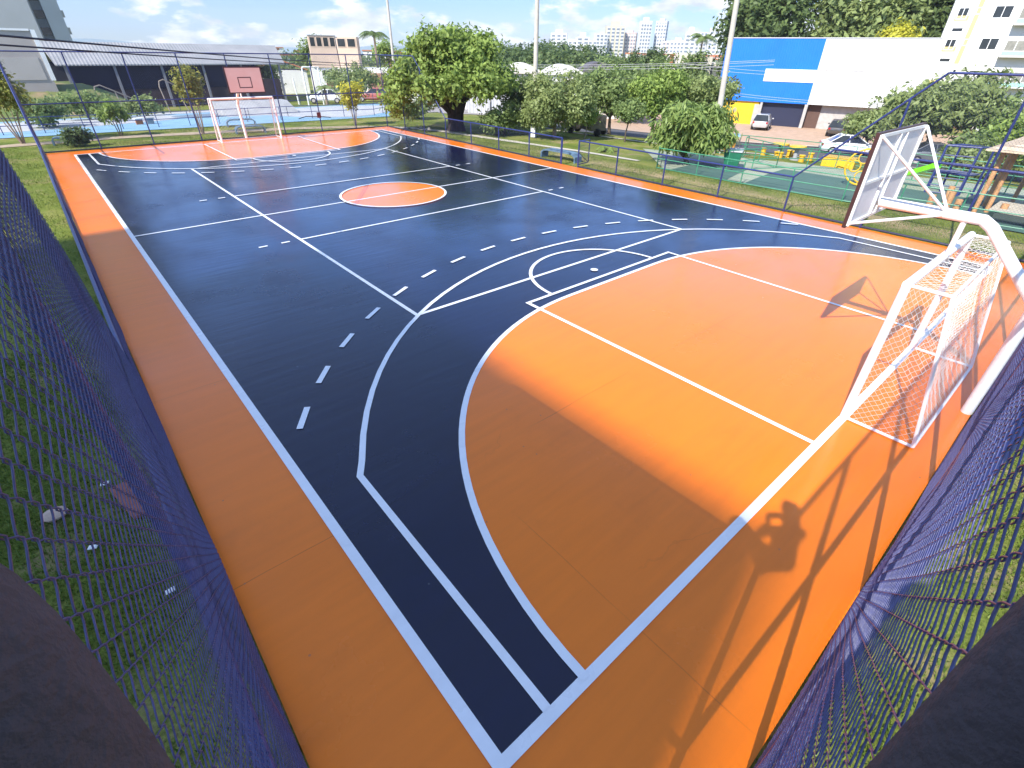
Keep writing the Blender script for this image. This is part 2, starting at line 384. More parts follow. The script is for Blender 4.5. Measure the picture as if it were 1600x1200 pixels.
# skate park floor with painted blue field and grey lobes
M_SKB = pm('blue_skate_floor', (0.21, 0.37, 0.50), 0.7, 0.12, 0.8, 0.1)
M_SKG = pm('grey_skate_floor', (0.42, 0.43, 0.44), 0.75, 0.12, 0.9, 0.1)
struct(drape('skate_floor', [(-40, 26.2), (12.2, 22.6), (21.5, 38.5), (-40, 52)], M_SKB, 0.030, 40, 24))
def lobe(name, cx, cy_, rx, ry, rot, mat, eps):
    n = 40; V = [(cx, cy_, hz(cx, cy_)-0.05+eps)]
    rings = 6
    for k in range(1, rings+1):
        for j in range(n):
            q = 2*pi*j/n; x = rx*cos(q)*k/rings; y = ry*sin(q)*k/rings*(1+0.18*sin(2*q+1))
            X = cx+x*cos(rot)-y*sin(rot); Y = cy_+x*sin(rot)+y*cos(rot); V.append((X, Y, hz(X, Y)-0.05+eps))
    me = MB(); me.v = V
    me.f = [(0, 1+j, 1+(j+1) % n) for j in range(n)]+[(1+k*n+j, 1+(k+1)*n+j, 1+(k+1)*n+(j+1) % n, 1+k*n+(j+1) % n) for k in range(rings-1) for j in range(n)]
    return struct(me.build(name, mat))
lobe('skate_island', -7.0, 31.5, 7.0, 5.0, 0.1, M_SKG, 0.04)
lobe('skate_island_round', 10.8, 30.2, 6.2, 6.3, 0.5, M_SKG, 0.04)
lobe('skate_island_far', 2.5, 41, 5.5, 4.5, 0.2, M_SKG, 0.04)
lobe('skate_bowl', 2.4, 31.6, 3.4, 2.6, 0.2, pm('blue_grey_bowl', (0.17, 0.22, 0.27), 0.6, 0.15, 1), 0.045)
# green playground floor
M_TURFP = pm('pale_green_floor', (0.30, 0.34, 0.24), 0.9, 0.14, 1.2, 0.2)
M_TURFD = pm('dark_green_floor', (0.065, 0.135, 0.105), 0.85, 0.12, 1.0, 0.2)
struct(drape('playground_floor', [(12.1, -2.9), (16.2, 1.3), (28.5, -18), (12.6, -22)], M_TURFP, 0.030, 16, 16))
struct(drape('playground_court', [(12.05, -6.9), (17.0, -6.3), (17.4, -20), (12.6, -20)], M_TURFD, 0.038, 10, 14))
struct(drape('playground_court_small', [(12.1, -3.4), (15.0, -3.2), (15.4, -5.4), (12.1, -6.1)], M_TURFD, 0.038, 6, 6))
# embankment behind the skate park at far left
V = []; F = []
ex = np.linspace(-60, 2, 32); ey = np.linspace(36, 60, 14)
for y in ey:
    for x in ex:
        h = 2.5*S((y-38)/10)*S((1.0-x)/5.0); V.append((x, y, hz(x, y)-0.12+h+0.08*sin(x*1.7+y)))
F = [(j*32+i, j*32+i+1, (j+1)*32+i+1, (j+1)*32+i) for j in range(13) for i in range(31)]
m2, nt, b = newmat('embankment_soil'); v = objcoord(nt)
nt.links.new(ramp(nt, noise(nt, v, 0.5, 7, 0.65), [(0.40, (0.09, 0.14, 0.03)), (0.56, (0.16, 0.17, 0.05)), (0.70, (0.30, 0.21, 0.13))]), b.inputs['Base Color'])
b.inputs['Roughness'].default_value = 0.95
struct(npmesh('hill_bank', V, F, m2, smooth=True))

# ------------------------------------------------------------------ the court
W2, L2 = 7.89, 15.69
slab = MB().box((0, 0, -0.06), (17.86, 33.76, 0.12)); struct(slab.build('court_floor', M_ORANGE))
lw = 0.08
struct(npmesh('court_blue_field', [(-W2, -L2, .003), (W2, -L2, .003), (W2, L2, .003), (-W2, L2, .003)], [(0, 1, 2, 3)], M_NAVY))
R1, XC = 5.48, 1.5
def lunette(sg):
    pts = [(-W2*0-XC-R1, L2*sg)]; pts = []
    for k in range(33): q = pi-pi/2*k/32; pts.append((-XC+R1*cos(q), sg*(L2-R1*sin(q))))
    for k in range(33): q = pi/2-pi/2*k/32; pts.append((XC+R1*cos(q), sg*(L2-R1*sin(q))))
    return pts
def fan(pts, c, z):
    V = [(c[0], c[1], z)]+[(p[0], p[1], z) for p in pts]; n = len(pts)
    return V, [(0, i+1, (i+1) % n+1) for i in range(n)]
mb = MB()
for sg in (-1, 1):
    V, F = fan(lunette(sg), (0, sg*(L2-1)), .006); mb.add(V, F)
cir = [(1.83*cos(2*pi*k/72), 1.83*sin(2*pi*k/72)) for k in range(72)]
V, F = fan(cir, (0, 0), .006); mb.add(V, F)
struct(mb.build('court_orange_areas', M_ORANGE))
lines = MB(); LZ = [0.009]
def strip(pts, w=lw, closed=False):
    P = [np.array(p, float) for p in pts]; n = len(P); V = []
    for i in range(n):
        if closed: t1 = P[i]-P[i-1]; t2 = P[(i+1) % n]-P[i]
        else: t1 = P[i]-P[max(i-1, 0)]; t2 = P[min(i+1, n-1)]-P[i]
        l1, l2 = np.linalg.norm(t1), np.linalg.norm(t2)
        t1 = t1/l1 if l1 > 1e-9 else t2/l2; t2 = t2/l2 if l2 > 1e-9 else t1
        t = t1+t2; t /= np.linalg.norm(t); nrm = np.array([-t[1], t[0]]); c = max(.5, t@t1)
        for s_ in (-1, 1): q = P[i]+nrm*s_*w/2/c; V.append((q[0], q[1], LZ[0]))
    F = [(2*i, 2*((i+1) % n), 2*((i+1) % n)+1, 2*i+1) for i in range(n if closed else n-1)]
    lines.add(V, F); LZ[0] += 0.00035
strip([(-W2, -L2), (-W2, L2), (W2, L2), (W2, -L2)], .105, True)
strip([(-W2+.05, 0), (W2-.05, 0)])
strip([(-4.5, -8.97), (-4.5, 8.97), (4.5, 8.97), (4.5, -8.97)], lw, True)
for sg in (-1, 1):
    strip([(-4.46, 3.0*sg), (4.46, 3.0*sg)])
    for sx_ in (-1, 1):
        for a_, b_ in ((4.78, 5.0), (5.35, 5.57)): strip([(sx_*a_, 3.0*sg), (sx_*b_, 3.0*sg)])
    strip([(p[0], p[1]) for p in lunette(sg)], .085)
    # basketball three-point line
    R3 = 8.02; pts = [(-7.38, sg*(L2-.05)), (-7.33, sg*12.32)]
    for k in range(1, 48):
        q = pi-pi*k/48
        x, y = R3*cos(q), L2-.05-R3*sin(q)
        if abs(x) < 7.25: pts.append((x, sg*y))
    pts += [(7.33, sg*12.32), (7.38, sg*(L2-.05))]
    strip(pts, .08)
    # key
    K = 2.46
    strip([(-K, sg*(L2-.05)), (-K, sg*9.93), (K, sg*9.93), (K, sg*(L2-.05))], lw)
    strip([(1.77*cos(pi*k/36), sg*(9.93-1.77*sin(pi*k/36))) for k in range(37)], lw)
    # 9 m dashed handball arc
    R9 = 8.95; q = atan2(15.62-10.93, 7.71)
    while q < radians(152):
        x0, y0 = .10+R9*cos(pi-q), 15.62-R9*sin(q); dq = .50/R9
        x1, y1 = .10+R9*cos(pi-q-dq), 15.62-R9*sin(q+dq)
        if abs(x0) < 7.8 and abs(x1) < 7.8: strip([(x0, sg*y0), (x1, sg*y1)], .085)
        q += 1.115/R9
    V, F = fan([(.09*cos(2*pi*k/20), sg*9.55+.09*sin(2*pi*k/20)) for k in range(20)], (0, sg*9.55), LZ[0]); lines.add(V, F)
strip([(1.83*cos(2*pi*k/72), 1.83*sin(2*pi*k/72)) for k in range(72)], .08, True)
struct(lines.build('court_markings', M_LINE))

# ------------------------------------------------------------------ fences
HP = 0.0385
def chain(name, parent, o, u, nrm, length, top, bot=0.06, r=0.0016, near=True):
    """diamond mesh: zigzag wires, each one a thin bar; top(s) gives the height along the fence"""
    o, u, nrm = [np.array(a, float) for a in (o, u, nrm)]
    ni = int(length/HP); V = []; F = []; base = 0
    sec = [nrm*r, u*r*1.35, -nrm*r, -u*r*1.35] if near else [nrm*r, u*r*1.4-nrm*r*.6, -u*r*1.4-nrm*r*.6]
    sec = np.array(sec); ns = len(sec)
    for i in range(ni):
        ht = min(top(i*HP), top((i+1)*HP)); nk = int((ht-bot)/HP)
        if nk < 2: continue
        if near:
            nk *= 4; k = np.arange(nk+1)/4.0; ph = k+i; tri = 1-np.abs((ph % 2)-1); sm = tri*tri*(3-2*tri); tri = .55*tri+.45*sm
            uu = (i+tri)*HP; off = -np.cos(pi*ph)*r*1.6*(1+.25*np.sin(i*1.7))
        else:
            k = np.arange(nk+1); uu = (i+((k+i) % 2))*HP; off = np.where((k+i) % 2, 1, -1)*r*1.1
        sag = 0.010*np.sin(uu*1.9+k*.05)+0.005*np.sin(k*.23+uu*3.1)
        P = o+np.outer(uu, u)+np.outer(off+sag, nrm)+np.outer(bot+k*HP, (0, 0, 1.0))
        VV = (P[:, None, :]+sec[None]).reshape(-1, 3); V.append(VV)
        a = (np.arange(nk)*ns)[:, None]+np.arange(ns)[None]; b_ = (np.arange(nk)*ns)[:, None]+(np.arange(ns)+1)[None] % ns
        F.append((np.stack([a, b_, b_+ns, a+ns], -1).reshape(-1, 4))+base); base += len(VV)
    return npmesh(name, np.concatenate(V), np.concatenate(F), M_WIRE, parent)
FX, FY = 8.97, 16.93
def post(parent, x, y, h, r=.03):
    return MB().tube([(x, y, -.05), (x, y, h)], r, 10).build('post', M_BLUE, parent, True)
def rail(parent, a, b, r=.027, name='rail'):
    return MB().tube([a, b], r, 10).build(name, M_BLUED if a[2] < .1 else M_BLUE, parent, True)
xs_end = [-FX+17.94/8*k for k in range(9)]
# near end fence
f1 = thing('chain_link_fence', 'tall blue chain link fence behind the near goal', 'fence', (0, -FY, 0))
for x in xs_end[1:-1]: post(f1, x, -FY, 4.0)
rail(f1, (-FX, -FY, 4.0), (FX, -FY, 4.0)); rail(f1, (-FX, -FY, 2.0), (FX, -FY, 2.0), .03); rail(f1, (-FX, -FY, .04), (FX, -FY, .04), .03)
chain('wire_mesh', f1, (-FX, -FY+.035, 0), (1, 0, 0), (0, 1, 0), 17.94, lambda s: 3.99).location = (0, FY, 0)
# far end fence
f2 = thing('chain_link_fence', 'tall blue chain link fence behind the far goal', 'fence', (0, FY, 0))
for x in xs_end[1:-1]: post(f2, x, FY, 4.0)
rail(f2, (-FX, FY, 4.0), (FX, FY, 4.0)); rail(f2, (-FX, FY, 2.0), (FX, FY, 2.0)); rail(f2, (-FX, FY, .04), (FX, FY, .04), .03)
chain('wire_mesh', f2, (-FX, FY-.035, 0), (1, 0, 0), (0, -1, 0), 17.94, lambda s: 3.99, r=.0012, near=False).location = (0, -FY, 0)
ys_side = [-FY, -14.6, -12.3, -9.95, -7.5, -5.1, -2.75, -0.55]
def topside(y):
    a = abs(y)
    if a > 12.9: return 4.0
    if a > 9.95: return 1.08+(a-9.95)/(12.9-9.95)*2.92
    return 1.08
def side(sx_, y0, y1, label, r, near):
    t = thing('chain_link_fence', label, 'fence', (sx_*FX, (y0+y1)/2, 0))
    ys = sorted(set([y0, y1]+[s_*q for q in ys_side for s_ in (-1, 1) if y0 < s_*q < y1]))
    for y in ys: post(t, sx_*FX, y, topside(y))
    cuts = [y for y in (-FY, -12.9, -9.95, 9.95, 12.9, FY)]
    pts = [y0]+[c for c in cuts if y0 < c < y1]+[y1]
    for a_, b_ in zip(pts[:-1], pts[1:]):
        rail(t, (sx_*FX, a_, topside(a_)), (sx_*FX, b_, topside(b_)), .028)
    if y0 <= -FY+.01: rail(t, (sx_*FX, -FY, 2.0), (sx_*FX, -10.85, 2.0), .032)
    if y1 >= FY-.01: rail(t, (sx_*FX, 10.85, 2.0), (sx_*FX, FY, 2.0))
    rail(t, (sx_*FX, y0, .04), (sx_*FX, y1, .04), .03)
    o = chain('wire_mesh', t, (sx_*(FX-.035), y0, 0), (0, 1, 0), (-sx_, 0, 0), y1-y0, lambda s: topside(y0+s)-.01, r=r, near=near)
    o.location = (-sx_*FX, -(y0+y1)/2, 0)
    return t
side(-1, -FY, FY, 'blue chain link fence along the left sideline of the court', .0016, True)
side(1, 0.5, FY, 'low blue fence on the right, from the gate to the far corner', .0012, False)
side(1, -FY, -0.55, 'low blue fence on the right, from the gate to the near corner', .0013, False)
g = thing('fence_gate', 'small blue framed gate standing open in the right side fence', 'gate', (8.97, -.55, 0))
gm = MB(); A = (9.0, -.5); B = (9.86, -.36)
for z in (.1, 1.05): gm.tube([(A[0], A[1], z), (B[0], B[1], z)], .022, 8)
for p in (A, B): gm.tube([(p[0], p[1], .1), (p[0], p[1], 1.05)], .022, 8)
gm.tube([(A[0], A[1], .62), (B[0], B[1], .1)], .016, 8)
gm.build('gate_frame', M_BLUE, g, True)
u_ = np.array([B[0]-A[0], B[1]-A[1], 0]); Lg = np.linalg.norm(u_); u_ /= Lg
chain('wire_mesh', g, (A[0], A[1], .1), u_, (-u_[1], u_[0], 0), Lg, lambda s: .95, bot=.02, r=.0012, near=False).location = (-8.97, .55, 0)

# ------------------------------------------------------------------ goals
M_NET = pm('white_net_cord', (0.82, 0.82, 0.80), 0.8, 0.05, 9)
def goal(sg, label):
    y0 = sg*L2; yb0 = sg*(L2+.86); yb1 = sg*(L2+.46); hw = 1.56; H = 2.03
    t = thing('football_goal', label, 'goal', (0, y0, 0), 'football goals at both ends')
    for s_ in (-1, 1):
        MB().tube([(s_*hw, y0, 0), (s_*hw, y0, H-.02)], .052, 12).build('post', M_WHITE, t, True)
    MB().tube([(-hw, y0, H), (hw, y0, H)], .054, 12).build('crossbar', M_WHITE, t, True)
    fr = MB()
    for s_ in (-1, 1):
        fr.tube([(s_*hw, y0, .03), (s_*hw, yb0, .03)], .02, 8); fr.tube([(s_*hw, y0, H), (s_*hw, yb1, H)], .02, 8)
        fr.tube([(s_*hw, yb1, H), (s_*hw, yb0, .03)], .022, 8)
    fr.tube([(-hw, yb0, .03), (hw, yb0, .03)], .02, 8); fr.tube([(-hw, yb1, H), (hw, yb1, H)], .022, 8)
    fr.build('back_frame', M_WHITE, t, True)
    # net: diamond cords on the two sides, the roof and the back
    net = MB(); p = .047 if sg < 0 else .08; rr = .0020 if sg < 0 else .0028
    def panel(f, U, Vv, sagd):
        nu, nv = int(round(U/p)), int(round(Vv/p))
        def P(i, j):
            u, w = i/nu, j/nv; q = np.array(f(u, w)); s_ = 16*u*(1-u)*w*(1-w)
            return q+np.array(sagd)*s_*(1+.35*sin(i*1.3+j*.7))
        for i in range(nu+1):
            for j in range(nv):
                if (i+j) % 2: continue
                for di in (-1, 1):
                    if 0 <= i+di <= nu: net.tube([P(i, j), P(i+di, j+1)], rr, 3, False)
        for i in range(nu+1):
            for j in range(1, nv+1):
                if (i+j) % 2: continue
                # opposite diagonals
                pass
        for i in range(nu):
            for j in range(nv):
                if (i+j) % 2: net.tube([P(i+1, j), P(i, j+1)], rr, 3, False)
    def lerp(a, b, t): return a*(1-t)+b*t
    for s_ in (-1, 1):
        def sf(u, w, s_=s_):
            ya = y0; ybk = lerp(yb0, yb1, w); return (s_*hw, lerp(ya, ybk, u), lerp(.04, H-.03, w))
        panel(sf, .8, 2.0, (s_*.01, sg*.03, -.01))
    panel(lambda u, w: (lerp(-hw, hw, u), lerp(yb0, yb1, w), lerp(.04, H, w)), 3.12, 2.05, (0, -sg*.10, -.05))
    panel(lambda u, w: (lerp(-hw, hw, u), lerp(y0, yb1, w), H), 3.12, .46, (0, 0, -.07))
    net.build('net', M_NET, t)
    return t
goal(-1, 'white football goal with net nearest the camera, under the hoop frame at right')
goal(1, 'white football goal with net at the far end of the court')

# ------------------------------------------------------------------ basketball stands
m, nt, b = newmat('salmon_backboard'); v = objcoord(nt)
nt.links.new(ramp(nt, noise(nt, v, 2, 5), [(0.3, (0.70, 0.43, 0.37)), (0.7, (0.74, 0.48, 0.42))]), b.inputs['Base Color']); b.inputs['Roughness'].default_value = .45
M_SALMON = m
M_BROWN = pm('dark_brown_edge', (0.055, 0.020, 0.018), 0.5, 0.2, 5)
M_BOARDB = pm('white_board_back', (0.62, 0.62, 0.62), 0.6, 0.06, 4)
def hoop(sg, label, bx, by, z0, z1, hw):
    t = thing('basketball_stand', label, 'basketball stand', (0, sg*16.8, 0), 'basketball stands behind the goals')
    zj = 2.56
    MB().tube([(0, sg*16.82, 0), (0, sg*16.82, 1.62), (0, sg*16.76, 1.74), (0, sg*16.02, 2.50), (0, sg*15.9, 2.57), (0, sg*(by+.06), 2.57)],
              .072, 16).build('pole', M_WHITE, t, True)
    MB().tube([(0, sg*15.72, 2.52), (0, sg*15.72, 2.07)], .035, 10).build('strut', M_WHITE, t, True)
    br = [MB() for _ in range(4)]
    k = 0
    for sx_ in (-1, 1):
        for zz in (z0+.05, z1-.03):
            br[k].tube([(0, sg*15.52, 2.56), (bx+sx_*(hw-.03), sg*(by+.05), zz)], .019, 8); br[k].build('brace', M_WHITE, t, True); k += 1
    bb = MB().box((bx, sg*by, (z0+z1)/2), (2*hw, .025, z1-z0)).build('backboard', M_SALMON, t)
    bk = MB().box((bx, sg*(by+.0165), (z0+z1)/2), (2*hw-.03, .006, z1-z0-.03)).build('back_panel', M_BOARDB, t)
    ed = MB(); w = .035
    ed.box((bx, sg*by, z1+.006), (2*hw+.02, .045, .014)); ed.box((bx, sg*by, z0-.006), (2*hw+.02, .045, .014))
    for s_ in (-1, 1): ed.box((bx+s_*(hw+.006), sg*by, (z0+z1)/2), (.014, .045, z1-z0))
    fy = sg*(by-.0145)
    for zz in (z0+w/2, z1-w/2): ed.box((bx, fy, zz), (2*hw, .004, w))
    for s_ in (-1, 1): ed.box((bx+s_*(hw-w/2), fy, (z0+z1)/2), (w, .004, z1-z0-2*w))
    sqx, sqz, sw, sh = bx-.02*sg, z0+.46, .30, .22
    for zz in (sqz-sh+.0, sqz+sh): ed.box((sqx, fy, zz), (2*sw+.03, .004, .035))
    for s_ in (-1, 1): ed.box((sqx+s_*sw, fy, sqz), (.035, .004, 2*sh-.035))
    ed.build('painted_border', M_BROWN, t)
    # back frame of flat bars
    fb = MB(); yb = sg*(by+.035)
    for s_ in (-1, 1):
        fb.box((bx+s_*(hw-.04), yb, (z0+z1)/2), (.045, .03, z1-z0-.02)); fb.box((bx+s_*.13, yb, (z0+z1)/2), (.035, .03, z1-z0-.1))
    for zz in (z0+.025, z0+(z1-z0)*.48, z1-.025): fb.box((bx, sg*(by+.032), zz), (2*hw-.13, .024, .035))
    fb.build('back_frame', M_WHITE, t)
    return t
hoop(-1, 'white steel basketball stand seen from behind, over the near goal at right', -.05, 14.64, 2.38, 3.51, .95)
hoop(1, 'white basketball stand with salmon backboard above the far goal', .08, 14.64, 2.33, 3.46, .87)

# ================================================================== LIGHT POLES, CABLES
def lamp_post(name, label, x, y, h, r0, r1, mat, lean=(0, 0), band=False):
    z0 = hz(x, y)-.06
    t = thing(name, label, 'light pole', (x, y, z0))
    MB().tube([(x, y, z0-.2), (x+lean[0]*.5, y+lean[1]*.5, z0+h/2), (x+lean[0], y+lean[1], z0+h)], [r0, (r0+r1)/2, r1], 14).build('pole', mat, t, True)
    hd = MB()
    hd.box((x+lean[0], y+lean[1], z0+h-.15), (1.5, .10, .10), .6)
    for s_ in (-1, 1):
        hd.box((x+lean[0]+s_*.5*cos(.6), y+lean[1]+s_*.5*sin(.6), z0+h-.02), (.34, .26, .16), .6, .03)
    hd.build('floodlight', M_CONC, t)
    if band:
        MB().tube([(x, y, z0+.02), (x, y, z0+.95)], [r0+.012, r0+.008], 14).build('painted_band', pm('pale_blue_paint', (0.42, .52, .56), .7), t, True)
    return t
p1 = lamp_post('light_pole', 'tall concrete pole with pale painted base, behind the middle of the right fence', 14.0, 7.9, 9.6, .15, .10, M_CONCL, (.1, .1), True)
p2 = lamp_post('light_pole', 'leaning concrete pole between the round tree and the blue building', 19.35, -1.2, 10.2, .155, .11, M_CONCL, (-.25, .5))
p3 = lamp_post('light_pole', 'slim distant pole rising behind the large dark trunked tree', 19.2, 33.7, 12.5, .14, .09, M_CONCL, (.1, 0))
t = thing('meter_box', 'white and black meter box at the foot of the painted concrete pole', 'meter box', (13.75, 7.7, 0))
MB().box((13.72, 7.66, .30), (.26, .26, .62), .7, .02).build('box', M_WHITEW, t); MB().box((13.72, 7.66, .68), (.28, .28, .14), .7, .02).build('lid', M_BLACK, t)
def cable(label, a, b, sag, r, mat, name='power_cable', grp=None):
    P = []; a = np.array(a, float); b = np.array(b, float)
    for k in range(41):
        u = k/40; p = a*(1-u)+b*u; p[2] -= sag*4*u*(1-u); P.append(p)
    return tag(MB().tube(P, r, 6).build(name, mat, None, True), label, 'cable', grp)
M_CAB = pm('black_cable', (0.03, 0.025, 0.03), 0.6, 0.1, 3)
M_CABG = pm('grey_cable', (0.45, 0.45, 0.45), 0.6, 0.1, 3)
D1 = np.array([19.2+8.7, 33.7+4.8]); D1 /= np.linalg.norm(D1); P1 = np.array([-8.7, -4.8])
def onl(s): q = P1+D1*s; return (q[0], q[1])
cable('upper of two thick black cables crossing the top left', (*onl(-14), 4.98), (*onl(47.5), 3.20), .28, .017, M_CAB)
cable('lower of two thick black cables crossing the top left', (*onl(-14), 4.86), (*onl(47.5), 3.14), .30, .014, M_CAB)
cable('thin black cable from the slim pole passing the large tree', (19.2, 33.7, 3.1), (20.4, 5.8, 3.0), .15, .012, M_CAB)
for i, (z0, z1) in enumerate(((3.35, 4.05), (3.15, 3.95), (3.0, 3.75))):
    cable(['upper pale wire over the houses left of the leaning pole', 'middle pale wire over the houses left of the leaning pole', 'lower pale wire over the houses left of the leaning pole'][i],
          (20.1, 29.9, z0), (34.1, 3.6, z1), .25, .013, M_CABG, 'overhead_wire', 'wires over the houses')
for i, (z0, z1) in enumerate(((2.9, 3.0), (2.6, 2.75), (.9, .6), (.65, .45))):
    cable(['highest wire crossing the blue facade', 'second highest wire crossing the blue facade', 'second lowest wire crossing the blue facade', 'lowest wire crossing the blue facade'][i],
          (46.4, 19.5, z0+.6), (52.5, -1.0, z1+.1), .35, .014, M_CABG, 'overhead_wire', 'wires crossing the blue facade')

# ================================================================== TREES
def rand_dirs(n):
    v = rng.normal(size=(n, 3)); return v/np.linalg.norm(v, axis=1)[:, None]
def leaves(name, parent, blobs, n, size, mat, droop=0.0, clump=10, aspect=1.9, shell=.55, spread=1.0):
    """leaf quads gathered in clumps through the crown's volume"""
    w = np.array([b_[1][0]*b_[1][1]*b_[1][2] for b_ in blobs])**.75; w /= w.sum()
    nc = max(8, n//clump); pick = rng.choice(len(blobs), nc, p=w)
    C0 = np.array([blobs[i][0] for i in pick]); Rr = np.array([blobs[i][1] for i in pick])
    d = rand_dirs(nc); rad = shell+(1-shell)*rng.random(nc)**.6; rad *= 1+.13*np.sin(d[:, 0]*5+pick)+.12*rng.normal(size=nc)
    cc = C0+d*Rr*rad[:, None]
    idx = np.repeat(np.arange(nc), clump); m_ = len(idx)
    sp = size*2.0*spread
    P = cc[idx]+rng.normal(size=(m_, 3))*sp*.62
    outw = (P-C0[idx]); outw /= np.linalg.norm(outw, axis=1)[:, None]+1e-6
    nrm = outw*.8+rand_dirs(m_)*.9+np.array([0, 0, .5]); nrm /= np.linalg.norm(nrm, axis=1)[:, None]
    ax_ = rand_dirs(m_)+outw*.6; ax_[:, 2] -= droop*1.6; ax_ -= nrm*(ax_*nrm).sum(1)[:, None]; ax_ /= np.linalg.norm(ax_, axis=1)[:, None]+1e-6
    sd_ = np.cross(nrm, ax_); s_ = size*(.6+.8*rng.random(m_))[:, None]
    a_ = ax_*s_*aspect*.5; b_ = sd_*s_*.5
    V = np.stack([P-a_, P-b_*1.0+a_*.1, P+a_, P+b_+a_*.1], 1).reshape(-1, 3)
    if parent is not None: V = V-np.array(parent['_o'])
    F = np.arange(m_*4).reshape(-1, 4)
    return npmesh(name, V, F, mat, parent)
def limbs(parent, base, fork, r, tips, mat, seed=1, lean=None):
    R = random.Random(seed); mb = MB(); b0 = np.array(base, float); f = np.array(fork, float)
    mid = (b0+f)/2+np.array([R.uniform(-.06, .06), R.uniform(-.06, .06), 0])*np.linalg.norm(f-b0)
    mb.tube([b0-(0, 0, .15), b0+(0, 0, .02), mid, f], [r*1.35, r*1.15, r*.88, r*.8], 10)
    k = len(tips)
    for tp in tips:
        tp = np.array(tp, float); m1 = f+(tp-f)*.45+np.array([R.uniform(-.1, .1), R.uniform(-.1, .1), R.uniform(0, .12)])*np.linalg.norm(tp-f)
        mb.tube([f-(0, 0, r*.3), m1, tp], [r*.62, r*.36, r*.10], 7)
        for _ in range(2):
            q = m1+(tp-m1)*R.uniform(.1, .7); e = q+np.array([R.uniform(-1, 1), R.uniform(-1, 1), R.uniform(.1, .9)])*np.linalg.norm(tp-f)*.35
            mb.tube([m1+(q-m1)*.6, q, e], [r*.26, r*.2, r*.05], 5)
    return mb.build('trunk', mat, parent, True)
def tree(name, label, x, y, h, rx, ry, cz0, mat, bark, r, n, size, seed=1, nb=9, group=None, droop=0., cat='tree', z=None, fork=None, blobs=None, **k):
    """h total height, crown from cz0 to h, half widths rx, ry"""
    R = random.Random(seed); z0 = (hz(x, y)-.05) if z is None else z
    t = thing(name, label, cat, (x, y, z0), group)
    cz = (cz0+h)/2; rz = (h-cz0)/2
    if blobs is None:
        blobs = [((x, y, z0+cz), (rx*.72, ry*.72, rz*.82))]
        for i in range(nb):
            a_ = 2*pi*i/nb+R.uniform(-.4, .4); e = R.uniform(-.75, .85); q = sqrt(max(.05, 1-e*e))
            s_ = R.uniform(.30, .48)
            blobs.append(((x+rx*(1-s_*.8)*q*cos(a_), y+ry*(1-s_*.8)*q*sin(a_), z0+cz+rz*(1-s_)*e), (rx*s_, ry*s_, rz*s_*1.1)))
    else:
        blobs = [((x+c[0], y+c[1], z0+c[2]), rr) for c, rr in blobs]
    fz = fork if fork else cz0+.35*(h-cz0)
    tips = [b_[0] for b_ in blobs[1:]][:8] or [blobs[0][0]]
    limbs(t, (x, y, z0), (x+R.uniform(-.1, .1)*rx, y+R.uniform(-.1, .1)*ry, z0+fz), r, tips, bark, seed)
    leaves('crown', t, blobs, n, size, mat, droop, **k)
    return t
# the big tree with a dark flared trunk behind the far right corner
bl = [((0, 0, 3.5), (2.9, 2.9, 1.5))]
R = random.Random(3)
for i in range(22):
    a_ = 2*pi*i/11+R.uniform(-.3, .3); lv = i//11
    rr_ = (3.25, 2.0)[lv]*R.uniform(.9, 1.1); zz = (2.75, 4.35)[lv]+R.uniform(-.35, .35)
    bl.append(((rr_*cos(a_), rr_*sin(a_), zz), (R.uniform(.75, 1.15), R.uniform(.75, 1.15), R.uniform(.6, .95))))
bl.append(((-2.7, 2.2, 1.55), (1.2, 1.0, .8))); bl.append(((0, 0, 5.0), (1.2, 1.2, .6)))
t = tree('broad_tree', 'large round bright green tree with thick dark trunk behind the far right corner', 11.8, 13.0, 5.6, 4, 4, 1.8, LF_BRIGHT, M_BARKD, .40, 26000, .135, 3, blobs=bl, fork=1.15, shell=.4)
mbt = MB(); x, y = 11.8, 13.0
for a_ in range(7):
    q = 2*pi*a_/7; mbt.tube([(x+.45*cos(q), y+.45*sin(q), -.1), (x+.27*cos(q), y+.27*sin(q), .35), (x+.30*cos(q+.1), y+.30*sin(q+.1), 1.0), (x+.62*cos(q), y+.62*sin(q), 1.75), (x+1.3*cos(q), y+1.3*sin(q), 2.5)], [.22, .24, .24, .2, .1], 8)
mbt.build('trunk_ribs', M_BARKD, t, True)
# round mango tree in the green playground
tree('mango_tree', 'dense round tree with long drooping leaves in the corner of the green playground', 13.9, -3.05, 2.62, 1.85, 1.85, .45, LF_MANGO, M_BARK, .10, 11000, .10, 5, 12, droop=.9, aspect=3.2, fork=.35, shell=.45)
# bushy tree around the painted pole
tree('bushy_tree', 'bushy light green tree behind the pole with the painted base', 14.9, 7.0, 3.75, 2.4, 2.2, .25, LF_OLIVE, M_BARKP, .12, 13000, .10, 8, 12, shell=.45)
tree('bushy_tree', 'dark green bush low against the right fence, left of the painted pole', 13.1, 9.6, 1.9, 1.7, 1.4, .05, LF_MID, M_BARK, .07, 5200, .09, 9, 8, shell=.4)
tree('bushy_tree', 'tall leafy tree filling the gap between the large tree and the painted pole', 17.0, 12.2, 3.5, 1.7, 1.7, .8, LF_DARK, M_BARK, .10, 5200, .10, 10, 8, shell=.4)
